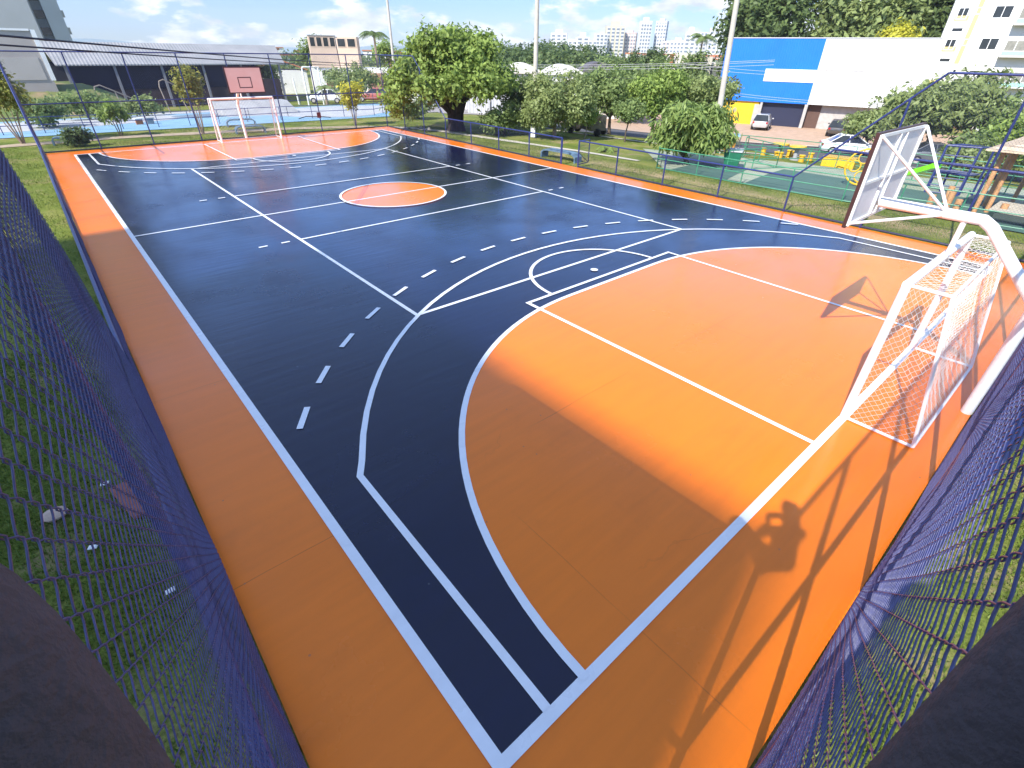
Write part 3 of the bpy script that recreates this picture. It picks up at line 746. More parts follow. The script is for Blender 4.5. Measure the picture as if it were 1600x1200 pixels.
# group across the lawn
tree('park_tree', 'wide leafy tree left of the roof terrace house, over the road', 21.5, 8.2, 4.1, 2.6, 2.4, .95, LF_MID, M_BARK, .12, 8500, .115, 11, 10, fork=1.1, shell=.4)
tree('park_tree', 'tall tree in front of the roof terrace house, centre of the tree row', 22.6, 5.3, 4.15, 2.3, 2.1, 1.2, LF_BRIGHT, M_BARK, .11, 7500, .115, 12, 10, fork=1.3, shell=.4)
tree('park_tree', 'tree at the right end of the row, behind the round mango tree', 26.5, 4.4, 4.5, 2.5, 2.4, 1.3, LF_OLIVE, M_BARK, .12, 7500, .12, 13, 10, fork=1.4, shell=.4)
tree('park_tree', 'small tree with a thin leaning trunk beside the road', 18.0, 4.0, 2.4, 1.1, 1.0, 1.1, LF_MID, M_BARK, .045, 2600, .09, 14, 6, fork=1.0, shell=.3)
tree('park_tree', 'small pale trunked tree beside the dark parked truck', 16.4, 5.9, 1.75, .95, .9, .75, LF_BRIGHT, M_BARKP, .035, 2200, .08, 15, 6, fork=.75, shell=.3)
# spiky trees at right
tree('feathery_tree', 'wide feathery tree in front of the white part of the warehouse', 44.2, -5.6, 6.3, 5.0, 4.2, 1.2, LF_OLIVE, M_BARKP, .14, 12000, .17, 16, 13, shell=.3, aspect=2.6)
tree('feathery_tree', 'low spreading tree over the white parked car', 41.5, -2.2, 3.3, 2.6, 2.2, 1.15, LF_OLIVE, M_BARKP, .11, 5500, .14, 17, 9, fork=1.1, shell=.35, aspect=2.4)
tree('feathery_tree', 'leafy tree left of the apartment entrance, above the grey parked car', 45.5, -10.2, 5.2, 3.4, 3.0, .8, LF_MID, M_BARK, .13, 7500, .16, 18, 10, shell=.35)
tree('glossy_tree', 'rounded glossy yellow green tree at the right edge below the apartments', 36.5, -13.4, 5.0, 3.6, 3.4, .5, LF_BRIGHT, M_BARK, .15, 10500, .15, 19, 11, shell=.45)
tree('garden_bush', 'round dark bush behind the blue climbing frame', 33.6, -10.6, 2.6, 2.1, 1.8, .05, LF_MID, M_BARK, .06, 4200, .13, 20, 7, cat='bush', shell=.4)
tree('garden_bush', 'yellow green bush left of the tiled shelter roof', 29.8, -10.9, 1.9, 1.5, 1.4, .05, LF_OLIVE, M_BARK, .05, 2800, .11, 21, 6, cat='bush', shell=.4)
# tall trees behind the warehouse
for i, (x, y, h, rx, m_, lb) in enumerate(((67.5, 24.0, 17, 4.6, LF_DARK, 'tall dark tree behind the warehouse, just right of the leaning pole'), (66.5, 19.5, 21, 5.2, LF_DARK, 'tallest dark tree behind the blue end of the warehouse'),
        (69.5, 13.5, 17, 4.6, LF_OLIVE, 'rounded olive tree behind the middle of the warehouse roof'), (71, 8.8, 18.5, 4.6, LF_OLIVE, 'large olive tree behind the white end of the warehouse'),
        (75, 5.6, 17.5, 4.2, LF_DARK, 'dark tree touching the left edge of the apartment block'))):
    tree('tall_tree', lb, x, y, h, rx, rx*.9, 3.0, m_, M_BARK, .35, 6500, .34, 30+i, 14, 'trees behind the warehouse', shell=.3)
tree('garden_bush', 'small bright yellow tree rising just over the warehouse roof', 66.0, 5.6, 10.2, 2.0, 1.8, 6.6, LF_YEL, M_BARK, .12, 1400, .22, 36, 5, cat='bush', shell=.3)
# trees beyond the far fence
def multi(name, label, x, y, h, rx, cz0, mat, n, size, seed, stems, r, bark, fk, **k):
    R = random.Random(seed); z0 = hz(x, y)-.05; t = thing(name, label, 'tree', (x, y, z0)); mb = MB(); blobs = []
    for i in range(stems):
        a_ = 2*pi*i/stems+R.uniform(-.4, .4); q = rx*R.uniform(.25, .75); top = z0+cz0+(h-cz0)*R.uniform(.35, .8)
        mb.tube([(x+.05*cos(a_), y+.05*sin(a_), z0-.1), (x+q*.4*cos(a_), y+q*.4*sin(a_), z0+fk), (x+q*cos(a_), y+q*sin(a_), top)], [r, r*.75, r*.25], 6)
        blobs.append(((x+q*cos(a_), y+q*sin(a_), top), (rx*.42, rx*.42, (h-cz0)*.26)))
    blobs.append(((x, y, z0+cz0+(h-cz0)*.8), (rx*.4, rx*.4, (h-cz0)*.22)))
    mb.build('trunk', bark, t, True); leaves('crown', t, blobs, n, size, mat, **k); return t
multi('slender_tree', 'yellowing leafy tree cut by the left edge of the photo', -9.6, 21.4, 4.2, 1.35, .9, LF_YEL if False else LF_RED, 3400, .10, 41, 7, .035, M_BARKP, .9, shell=.2, clump=8)
multi('slender_tree', 'sparse tree with reddish leaves left of the far goal', -1.45, 20.2, 3.6, 1.05, .9, LF_RED, 2600, .085, 42, 7, .03, M_BARKP, .8, shell=.2, clump=7)
multi('slender_tree', 'small sapling with drooping fronds between the round shrub and the reddish tree', -5.3, 21.8, 1.55, .75, .75, LF_BRIGHT, 900, .10, 43, 4, .028, M_BARK, .8, droop=1.0, aspect=3.0, shell=.2, clump=7)
multi('slender_tree', 'small yellow leafed tree behind the far fence, right of the far goal', 7.7, 19.1, 2.5, 1.0, .8, LF_YEL, 1700, .10, 44, 5, .025, M_BARKP, .8, shell=.2, clump=7)
tree('round_shrub', 'dark rounded shrub beside the path behind the far left corner', -7.45, 18.75, .95, .62, .55, .05, LF_DARK, M_BARK, .03, 1500, .085, 45, 6, cat='shrub', shell=.4)
tree('garden_bush', 'leafy green bush at the near left rim of the skate park', -8.3, 28.3, 1.7, 1.4, 1.2, .1, LF_MID, M_BARK, .04, 2200, .11, 46, 6, cat='bush', shell=.35)
tree('garden_bush', 'wide green bush below the curved pipes at the foot of the bank', -5.6, 33.8, 2.0, 2.0, 1.5, .1, LF_MID, M_BARK, .05, 2600, .12, 47, 7, cat='bush', shell=.35)
tree('garden_bush', 'low pale bush right of the wide one, against the dark hall', -1.9, 36.0, 1.5, 1.6, 1.2, .1, LF_OLIVE, M_BARK, .04, 1600, .11, 48, 6, cat='bush', shell=.35)
tree('street_tree', 'olive street tree behind the yellow leafed tree', 17.0, 38.5, 4.0, 2.7, 2.5, .6, LF_OLIVE, M_BARK, .10, 4600, .13, 49, 9, shell=.35)
tree('street_tree', 'dark street tree right of the olive one, before the white house', 20.8, 36.6, 3.9, 1.7, 1.6, .9, LF_DARK, M_BARK, .10, 2600, .12, 50, 7, shell=.35)
tree('garden_bush', 'dark bush beside the rocks at the foot of the large tree', 13.3, 20.0, 1.5, 1.2, 1.1, .05, LF_MID, M_BARK, .05, 2200, .09, 51, 6, cat='bush', shell=.4)
tree('garden_tree', 'green garden tree right of the corrugated hall', 22.5, 60.5, 7.2, 2.4, 2.2, 3.2, LF_MID, M_BARK, .12, 2200, .2, 52, 6, shell=.3)
tree('garden_tree', 'yellowish garden tree seen through the open end of the hall', 16.5, 64.0, 4.4, 3.2, 2.0, .6, LF_OLIVE, M_BARK, .12, 2200, .2, 53, 6, shell=.3)
tree('garden_tree', 'pale tree behind the terracotta roof beside the palm', 36, 66, 7.6, 2.6, 2.4, 3.0, LF_BRIGHT, M_BARK, .12, 2200, .2, 54, 6, shell=.3)
# palms
def palm(name, label, x, y, h, fr, n, mat, r, seed, z=None, sw=.5, grp=None):
    R = random.Random(seed); z0 = (hz(x, y)-.05) if z is None else z; t = thing(name, label, 'palm', (x, y, z0), grp)
    MB().tube([(x, y, z0-.2), (x+.1*h*.2, y, z0+h*.5), (x+.02*h, y, z0+h)], [r*1.3, r, r*.8], 8).build('trunk', M_BARKP, t, True)
    for i in range(n):
        a_ = 2*pi*i/n+R.uniform(-.3, .3); up = R.uniform(.15, .95); mb = MB(); P = []
        for k in range(9):
            u = k/8; rr = fr*u*(1-.15*up); zz = fr*(up*u-.95*u*u*(.55+.5*up)); P.append(np.array([x+.02*h+rr*cos(a_), y+rr*sin(a_), z0+h+zz]))
        mb.tube(P, [r*.16*(1-.8*k/8)+.004 for k in range(9)], 4)
        sd_ = np.array([-sin(a_), cos(a_), 0])
        for k in range(1, 9):
            for q in range(3):
                u = (k-1+q/3)/8; p = P[k-1]*(1-q/3)+P[k]*(q/3); L = fr*.34*sin(pi*min(1, .18+.85*u))*sw*2
                f_ = (P[k]-P[k-1]); f_ /= np.linalg.norm(f_)
                for s_ in (-1, 1):
                    e = p+s_*sd_*L*.8+f_*L*.45-np.array([0, 0, L*.35]); w_ = f_*fr*.022
                    mb.add([p-w_, p+w_, e+w_*.3, e-w_*.3], [(0, 1, 2, 3)])
        mb.build('frond', mat, t)
    return t
palm('palm_tree', 'tall palm beside the peach coloured house', 28.9, 55.9, 7.3, 2.5, 10, LF_DARK, .16, 61)
palm('palm_tree', 'shaggy palm standing over the pale two storey house', 76.5, 36.5, 9.0, 2.8, 10, LF_MID, .16, 62)
palm('palm_bush', 'low fern like palm on the lawn behind the gate', 13.6, 1.7, .12, .75, 11, LF_BRIGHT, .06, 63)
palm('palm_bush', 'small palm in front of the white house beside the hall', 17.4, 47.0, 1.6, 1.5, 9, LF_OLIVE, .12, 64)
palm('palm_bush', 'second small palm in front of the white house, nearer the brown gate', 19.2, 46.0, 1.5, 1.4, 9, LF_OLIVE, .12, 65)
# dark green wood on the rise before the skyline
rw = MB(); blobs = []
R = random.Random(5)
for i in range(90):
    u = i/89; az = radians(38+21*u); d_ = R.uniform(105, 165); x = CAM[0]+d_*sin(az); y = CAM[1]+d_*cos(az)
    el_ = (.55+.62*sin(pi*min(1, max(0, (u-.02)/.58)))) if u < .52 else .05
    top = CAM[2]+d_*math.tan(radians(el_))-R.uniform(.4, 1.6)
    blobs.append(((x, y, (top-2.4)/2-.5), (5.5, 5.5, (top+2.4)/2)))
struct(leaves('wood', None, blobs, 62000, .42, LF_DARK, shell=.6, spread=.8), 'stuff')
for i, (az, d_, h, rx, m_, lb) in enumerate(((52.0, 104, 7.6, 2.0, LF_DARK, 'narrow dark conifer in front of the two white towers'), (53.9, 106, 8.2, 2.2, LF_DARK, 'narrow conifer right of the two white towers'),
     (50.2, 98, 7.0, 2.6, LF_MID, 'mid green tree standing over the wood'), (55.0, 84, 7.3, 2.6, LF_MID, 'rounded green tree left of the pale two storey house'), (57.6, 92, 7.4, 2.4, LF_MID, 'green tree behind the pale two storey house'),
     (48.8, 70, 5.7, 3.0, LF_OLIVE, 'olive tree right of the vaulted roofs'), (52.0, 66, 6.2, 3.2, LF_MID, 'bright tree between the vaulted roofs and the two storey house'))):
    a_ = radians(az); tree('distant_tree', lb, CAM[0]+d_*sin(a_), CAM[1]+d_*cos(a_), h, rx, rx, 1.0, m_, M_BARK, .2, 3000, .26, 70+i, 8, shell=.35)
# small trees left of the court, out of the frame, whose shade falls on the lawn
tree('lawn_tree', 'small tree on the lawn left of the court, shading its edge', -16.5, 4.6, 4.2, 1.5, 1.4, 1.8, LF_MID, M_BARK, .10, 3000, .12, 81, 8, shell=.3)
tree('lawn_tree', 'second small tree on the left lawn, nearer the skate park', -15.8, 8.6, 3.8, 1.3, 1.2, 1.6, LF_MID, M_BARK, .10, 2600, .12, 82, 8, shell=.3)
# grass blades: near the left and right fences and tufts in the lawn by the court
def blades(name, boxes, dens, hmin, hmax):
    V = []; 
    for (x0, x1, y0, y1), k in boxes:
        n = int((x1-x0)*(y1-y0)*dens*k); P = np.stack([rng.uniform(x0, x1, n), rng.uniform(y0, y1, n)], 1)
        nn = np.sin(P[:, 0]*2.3+np.sin(P[:, 1]*1.7)*1.5)+np.sin(P[:, 1]*3.1+P[:, 0])*.7+rng.normal(size=n)*.9; P = P[nn > -.6]; n = len(P)
        z = np.array([hz(a, b_)-.055 for a, b_ in P]) if x1 > 13 or y1 > 27 else np.full(n, -.055)
        h = rng.uniform(hmin, hmax, n)*(0.7+.5*rng.random(n)); a = rng.uniform(0, 2*pi, n); w = h*.11+.003; l = rng.normal(size=(n, 2))*h[:, None]*.45
        dx_, dy_ = np.cos(a)*w, np.sin(a)*w
        A = np.stack([P[:, 0]-dx_, P[:, 1]-dy_, z], 1); B = np.stack([P[:, 0]+dx_, P[:, 1]+dy_, z], 1); Cc = np.stack([P[:, 0]+l[:, 0], P[:, 1]+l[:, 1], z+h], 1)
        V.append(np.stack([A, B, Cc], 1).reshape(-1, 3))
    V = np.concatenate(V); F = np.arange(len(V)).reshape(-1, 3)
    return struct(npmesh(name, V, F, LF_GRASS), 'stuff')
blades('grass', [((-13.5, -9.02, -19, -6), 1.0), ((-13.5, -9.02, -6, 20), .22), ((-10, 9.5, -20, -16.98), 1.0), ((9.02, 12.0, -17, 16), .30), ((-9, 9, 16.98, 20), .25), ((-9, 12, 21.8, 23.5), .15)], 2200, .025, .07)
# litter seen through the left mesh
t = tag(MB().sphere((-10.13, -10.72, .02), .10, 9, 6, (1.2, 1, .6)).build('stone', pm('pale_stone', (.5, .36, .27), .9, .2, 9), None, True), 'pale stone lying in the grass outside the left fence', 'stone')
t = tag(MB().box((-9.42, -10.95, -.01), (.30, .7, .05), .2, .01).build('brick_slab', pm('brick_red', (.28, .10, .07), .95, .2, 9), None), 'broken red brick slab in the grass outside the left fence', 'brick')
for (x, y), lb in zip(((-9.66, -10.5), (-9.38, -12.57), (-9.87, -11.5)), ('crumpled white litter beside the stone outside the left fence', 'small white litter scrap close to the left fence, nearest the camera', 'white litter scrap in the grass nearer the camera than the stone')):
    tag(MB().box((x, y, .01), (.08, .05, .03), x, .01).build('litter', M_WHITEW), lb, 'litter')

# ================================================================== BUILDINGS
def frame_at(A, B):
    A = np.array(A, float); B = np.array(B, float); e = B-A; L = np.hypot(*e); e /= L; n = np.array([e[1], -e[0]]); return A, e, n, L
class Facade:
    """helper: boxes in facade space; s along the wall, z up, d depth behind the wall face"""
    def __init__(f, A, B, back=1): f.A, f.e, f.n, f.L = frame_at(A, B); f.n = f.n*back
    def box(f, mb, s0, s1, z0, z1, d0, d1):
        c = f.A+f.e*(s0+s1)/2+f.n*(d0+d1)/2
        return mb.box((c[0], c[1], (z0+z1)/2), (s1-s0, abs(d1-d0), z1-z0), atan2(f.e[1], f.e[0]))
def window(fc, parent, s0, s1, z0, z1, glass=M_GLASS, fr=M_WHITE, mull=1, proud=.03):
    mb = MB(); w = .06
    fc.box(mb, s0, s1, z0, z0+w, -proud, .05); fc.box(mb, s0, s1, z1-w, z1, -proud, .05)
    fc.box(mb, s0, s0+w, z0+w, z1-w, -proud, .05); fc.box(mb, s1-w, s1, z0+w, z1-w, -proud, .05)
    for k in range(mull): c = s0+(s1-s0)*(k+1)/(mull+1); fc.box(mb, c-.03, c+.03, z0+w, z1-w, -proud+.005, .05)
    o = mb.build('window', fr, parent); g_ = MB(); fc.box(g_, s0+w, s1-w, z0+w, z1-w, -.008, .04); q = g_.build('pane', glass, None)
    q.data.transform(mathutils.Matrix.Translation([-c_ for c_ in parent['_o']])); q.parent = o; return o
# -- warehouse
fw = Facade((53.4, 18.3), (56.1, 9.2), -1)
def corr(name, col, per=.25, rough=.5):
    m, nt, b = newmat(name); v = objcoord(nt); sx = N(nt, 'ShaderNodeSeparateXYZ'); nt.links.new(v, sx.inputs[0])
    s_ = mth(nt, 'ADD', mth(nt, 'MULTIPLY', sx.outputs[0], fw.e[0]), mth(nt, 'MULTIPLY', sx.outputs[1], fw.e[1]))
    w_ = mth(nt, 'SINE', mth(nt, 'MULTIPLY', s_, 2*pi/per)); f = noise(nt, v, .6, 5)
    nt.links.new(ramp(nt, f, [(.3, tuple(c*.93 for c in col)), (.7, tuple(min(1, c*1.05) for c in col))]), b.inputs['Base Color'])
    b.inputs['Roughness'].default_value = rough; bump(nt, b, w_, .35, .04); return m
M_CBLUE = corr('blue_corrugated_cladding', (0.004, 0.16, 0.72)); M_CWHITE = corr('white_corrugated_cladding', (0.66, 0.67, 0.66))
zb = -2.45
wh = thing('warehouse', 'long flat warehouse clad blue at left and white at right', 'warehouse', (56, 9, zb))
mb = MB(); fw.box(mb, -.3, 19.3, -.05, 5.85, .10, 14); fw.box(mb, 10.95, 19.3, zb, -.06, .9, 14); fw.box(mb, -.3, 10.95, zb, -.06, 4.5, 14); mb.build('wall', M_CONC, wh)
mb = MB(); fw.box(mb, -.4, 9.5, -.07, 5.88, 0, .09); mb.build('blue_cladding', M_CBLUE, wh)
mb = MB(); fw.box(mb, 9.5, 19.35, -.07, 5.88, 0, .09); mb.build('white_cladding', M_CWHITE, wh)
mb = MB(); fw.box(mb, -.45, 19.4, 5.885, 5.97, -.05, .3); fw.box(mb, -.45, 19.4, 5.9, 5.95, .3, 14); mb.build('roof', pm('galvanised_roof', (.5, .5, .5), .5, .1, 1), wh)
mb = MB(); fw.box(mb, 4.35, 9.5, 1.95, 3.12, -.06, -.002); mb.build('sign_board', M_WHITE, wh)
mb = MB(); fw.box(mb, 9.5, 14.9, 3.1, 3.16, -.03, -.002); mb.build('seam', M_CONC, wh)
mb = MB(); fw.box(mb, -.3, 4.5, zb, -.075, .25, .45); mb.build('yellow_wall', pm('yellow_wall_paint', (.82, .50, .015), .7, .08, 1), wh)
mb = MB(); fw.box(mb, 4.05, 4.62, zb, -.35, .18, .25); mb.build('door', M_CONC, wh)
mb = MB(); fw.box(mb, 4.65, 4.9, zb, -.075, .05, .35); fw.box(mb, 9.3, 9.62, zb, -.075, .02, .35); mb.build('pillar', M_CONC, wh)
mb = MB(); fw.box(mb, 4.9, 9.3, zb, -.075, .55, .65); mb.build('shutter', corr('navy_roller_shutter', (.020, .024, .055), .12), wh)
mb = MB(); fw.box(mb, 9.62, 10.95, zb, -.075, .8, .95); mb.build('brown_recess', pm('brown_wall', (.10, .055, .04), .8), wh)
mb = MB()
for k in range(14):
    q = 2*pi*k/14; c = (1.95+.17*cos(q), -1.05+.22*sin(q))
    fw.box(mb, c[0]-.045, c[0]+.045, c[1]-.045, c[1]+.045, .235, .249)
fw.box(mb, 1.85, 2.05, -1.15, -.95, .235, .249); fw.box(mb, 1.78, 2.12, -1.62, -1.55, .235, .249); mb.build('painted_emblem', pm('grey_paint', (.3, .3, .22), .7), wh)
# -- apartment block at the right
fa = Facade((68, 5), (76.5, -26.5), -1)
M_APT = pm('white_apartment_render', (.66, .65, .62), .8, .03, .6); M_AYEL = pm('pale_yellow_render', (.74, .56, .22), .8, .04, 1)
ap = thing('apartment_block', 'white apartment block with pale yellow bands at the top right', 'apartment block', (72, -10, zb))
mb = MB(); fa.box(mb, 2.75, 24, .35, 26, 0, 12); fa.box(mb, 2.75, 24, zb, .3, 2.5, 12)
for s_ in (2.8, 5.2, 9.3, 14.2, 19.2): fa.box(mb, s_, s_+.5, zb, .34, 0, 2.4)
mb.build('wall', M_APT, ap)
mb = MB()
for k in range(9):
    z = 3.0+2.7*k; fa.box(mb, 3.25, 4.45, z+1.98, z+2.40, -.02, 0)
fa.box(mb, 4.85, 5.25, 3.9, 25.9, -.02, 0); fa.box(mb, 2.76, 4.2, .9, 2.3, -.02, 0); mb.build('yellow_band', M_AYEL, ap)
for k in range(7):
    z = 2.45+2.7*k
    if k: window(fa, ap, 3.35, 4.25, z-.15+.1, z+.95, mull=1)
    window(fa, ap, 3.4, 4.4, z+1.35+.2, z+1.95, mull=0)
    window(fa, ap, 4.85 if k else 5.0, 5.3 if k else 5.35, z+.35, z+.95, mull=0)
    if k == 0:
        window(fa, ap, 6.45, 7.7, 2.45+.65, 3.15+.2, mull=0)
    else: window(fa, ap, 6.35, 7.85, z-.1+.1, z+1.05, mull=1)
    bal = MB(); fa.box(bal, 8.35, 12.2, z-.62, z-.50, -1.0, -.001); fa.box(bal, 8.35, 12.2, z-.12, z-.06, -1.0, -.94); b_ = bal.build('balcony', M_APT, ap)
    gl = MB(); fa.box(gl, 8.4, 12.15, z-.49, z-.13, -.98, -.96); q = gl.build('glass_panel', pm('green_glass', (.35, .60, .52), .15), ap)
    window(fa, ap, 8.5, 12.0, z-.4, z+.85, mull=3, glass=pm('curtained_glass', (.25, .24, .20), .3, .2, 3))
    window(fa, ap, 14.0, 15.4, z, z+1.0)
mb = MB(); fa.box(mb, 5.8, 9.2, zb, .25, 2.3, 2.45); mb.build('entrance', pm('brown_tile', (.22, .10, .06), .6, .3, 2), ap)
# -- pale two storey house left of the leaning pole
fh = Facade((66.5, 35.5), (72.5, 30.8), -1); M_PALE = pm('pale_render', (.66, .61, .53), .85, .06, 1)
h1 = thing('two_storey_house', 'pale flat roofed two storey house with roof terrace', 'house', (68, 34, zb))
mb = MB(); fh.box(mb, -1.2, 1.6, zb, 3.0, .3, 6); fh.box(mb, 1.6, 3.4, zb, 4.5, -.5, 6); fh.box(mb, 3.4, 6.9, zb, 4.1, 0, 6); fh.box(mb, 6.9, 9.4, zb, 3.3, .8, 6); mb.build('wall', M_PALE, h1)
mb = MB(); fh.box(mb, 6.92, 9.6, .2, 2.9, .6, .79); mb.build('grey_panel', pm('grey_cladding', (.16, .16, .17), .7), h1)
window(fh, h1, 3.9, 6.2, .6, 2.3, mull=3); window(fh, h1, .2, 1.2, .1, 1.7); window(fh, h1, -.9, -.3, .5, 1.6, mull=0)
mb = MB(); fh.box(mb, .6, 1.1, 3.0, 4.2, .6, 1.1); fh.box(mb, .45, 1.25, 4.2, 4.35, .45, 1.25); mb.build('chimney', pm('terracotta', (.42, .16, .08), .85, .2, 3), h1)
# -- vaulted roof houses in the middle
M_TERRA = pm('terracotta_tiles', (.45, .17, .08), .9, .25, 5, .4)
def vault(label, A, B, z0, z1, d, mat, rmat, name='vaulted_house', flat=False):
    fc = Facade(A, B, -1); t = thing(name, label, 'house', (A[0], A[1], zb)); mb = MB(); L = fc.L; fc.box(mb, 0, L, zb, z0, 0, d); mb.build('wall', mat, t)
    mb = MB(); n = 12; V = []
    for e in (0, 1):
        for k in range(n+1):
            u = k/n; s_ = -.2+(L+.4)*u; z = z0+(z1-z0)*sin(pi*u) if not flat else z0+(z1-z0)*(1-abs(2*u-1))
            dd = -.3 if e == 0 else d+.3; p = fc.A+fc.e*s_+fc.n*dd; V += [(p[0], p[1], z+.12), (p[0], p[1], z0 if not flat else z-.02)]
    F = []; m_ = 2*(n+1)
    for k in range(n):
        a_ = 2*k; F += [(a_, a_+2, a_+2+m_, a_+m_), (a_+1, a_+1+m_, a_+3+m_, a_+3), (a_, a_+1, a_+3, a_+2), (a_+m_, a_+2+m_, a_+3+m_, a_+1+m_)]
    mb.add(V, F); mb.build('roof', rmat, t); return t, fc
t, fc = vault('low house with pale vaulted roof left of the painted pole', (38, 40.5), (42.0, 37.2), 2.0, 3.0, 6, M_PALE, M_PALE)
t, fc = vault('house with white vaulted gable and terracotta ridge right of the painted pole', (42.3, 37.0), (46.2, 33.8), 1.9, 2.9, 6, M_WHITEW, pm('white_vault_roof', (.66, .64, .60), .8))
t, fc = vault('dark roofed house behind the white front house', (49.5, 37.5), (53.5, 34.2), 1.9, 3.2, 5, M_PALE, pm('dark_roof', (.10, .09, .10), .8, .2, 3))
h2 = thing('front_house', 'small white house with brown door and flat canopy', 'house', (45.5, 32, zb)); fc = Facade((42.6, 31.4), (46.4, 28.4), -1)
mb = MB(); fc.box(mb, 0, 4.6, zb, 1.35, .8, 6); fc.box(mb, -.1, 1.2, zb, 1.2, 0, .79); mb.build('wall', M_WHITEW, h2)
mb = MB(); fc.box(mb, -.6, 5.2, 1.36, 1.62, -.5, 6.2); mb.build('roof', M_PALE, h2)
mb = MB(); fc.box(mb, 1.75, 2.85, -1.4, .95, .72, .79); mb.build('door', pm('brown_door', (.20, .07, .05), .6, .2, 4), h2); window(Facade(fc.A-fc.n*(-.8), fc.A-fc.n*(-.8)+fc.e, -1), h2, 3.4, 4.2, -.4, .8, mull=0)
mb = MB(); fc.box(mb, -1.6, 5.5, zb, -.9, -1.6, -1.4); tag(mb.build('garden_wall', pm('white_garden_wall', (.74, .70, .68), .85), None), 'low white garden wall before the small white house', 'wall')
mb = MB(); fc.box(mb, -12, -2.0, zb, -.6, 1, 1.2); tag(mb.build('garden_wall', M_PALE, None), 'pale boundary wall left of the small white house', 'wall')
mb = MB(); fc.box(mb, 5.8, 20, zb, -1.0, -.5, -.3); tag(mb.build('garden_wall', pm('peach_wall', (.62, .45, .36), .85), None), 'long peach boundary wall glimpsed between the park trees', 'wall')
t, fc = vault('low house with orange tiled roof behind the large tree', (30.5, 44.5), (35, 41), 1.2, 2.3, 6, M_WHITEW, M_TERRA, 'tiled_house', True)
t, fc = vault('house with red tiled roof beside the palm', (33.0, 62.0), (39.5, 57.5), 1.6, 2.9, 5, M_WHITEW, M_TERRA, 'tiled_house', True)
t, fc = vault('low orange tiled house left of the peach coloured house', (17.5, 70.5), (24.0, 68.5), 1.6, 2.8, 5, M_WHITEW, M_TERRA, 'tiled_house', True)
# -- peach house
fp = Facade((20.7, 57.3), (23.85, 56.25), -1); fq = Facade((23.85, 56.25), (26.5, 53.9), -1)
h3 = thing('peach_house', 'white house with a peach upper storey and a strip of dark windows under its roof', 'house', (22, 57, -1.4))
M_PEACH = pm('peach_render', (.62, .47, .36), .85, .06, 1.2)
mb = MB(); fp.box(mb, .0, 3.3, 2.25, 5.6, 0, 1.6); fq.box(mb, 0, 2.6, 2.25, 5.55, .02, 1.2); mb.build('upper_storey', M_PEACH, h3)
mb = MB(); fp.box(mb, -.2, 3.7, -1.4, 2.24, .15, 6); fq.box(mb, .05, 6.6, -1.4, 2.2, .15, 6); fp.box(mb, 2.4, 4.2, .9, 2.2, -.9, .15); mb.build('wall', M_WHITEW, h3)
for k in range(4): window(fp, h3, .10+k*.80, .78+k*.80, 4.45, 5.5, mull=0, fr=M_PEACH)
for k in range(2): window(fq, h3, .10+k*1.27, 1.18+k*1.27, 4.45, 5.4, mull=0, fr=M_PEACH)
mb = MB(); fp.box(mb, -.05, 3.35, 5.62, 5.70, -.1, 1.6); mb.build('roof', pm('metal_roof', (.45, .45, .45), .5), h3)
mb = MB(); fp.box(mb, 1.3, 2.2, -1.3, .75, .02, .14); mb.build('door', pm('brown_door', (.20, .07, .05), .6, .2, 4), h3)
mb = MB(); fp.box(mb, 3.0, 4.6, -1.3, .8, .0, .14); mb.build('garage', M_GLASS, h3); window(fp, h3, .9, 2.1, 1.3, 2.0, mull=0); window(fq, h3, 1.4, 2.6, .2, 1.2)
mb = MB(); fq.box(mb, 3.6, 5.6, -1.3, 1.7, -1.0, .1); mb.build('porch', pm('reddish_brick', (.36, .19, .13), .9, .2, 5), h3)
# -- white house seen left of the large tree and pale sheds behind its trunk
fc = Facade((22.6, 40.2), (27.2, 35.4), -1); h4 = thing('white_house', 'plain white house behind the far right corner of the court', 'house', (23, 40, -1))
mb = MB(); fc.box(mb, 0, 2.6, -1.2, 2.9, 0, 5); fc.box(mb, 2.6, 8.0, -1.6, 1.9, .3, 5); mb.build('wall', M_WHITEW, h4); window(fc, h4, .7, 1.4, .1, .9); window(fc, h4, 1.2, 2.0, 1.6, 2.3)
mb = MB(); fc.box(mb, -.2, 2.8, 2.9, 3.0, -.2, 5.1); fc.box(mb, 2.6, 8.2, 1.9, 2.0, .1, 5.1); mb.build('roof', M_TERRA, h4)
fc = Facade((22.4, 26.3), (27.6, 22.0), -1)
for i in range(3):
    t = thing('pale_shed', ['tall pale metal shed just right of the dark trunk', 'middle pale metal shed behind the large tree', 'rightmost pale metal shed behind the large tree'][i], 'shed', (23+i*2, 25-i*1.5, -1), 'pale sheds behind the large tree')
    mb = MB(); s0 = i*2.2; fc.box(mb, s0, s0+2.1, -1.1, 1.45-.1*i, .2*i, 3); mb.build('wall', pm('pale_metal_sheet', (.55, .55, .55), .6, .08, 2), t)
    mb = MB()
    for k in range(6): fc.box(mb, s0+.15+k*.36, s0+.2+k*.36, -1.0, 1.4-.1*i, .2*i-.03, .2*i-.001)
    mb.build('rib', pm('pale_metal_rib', (.5, .5, .5), .6), t)
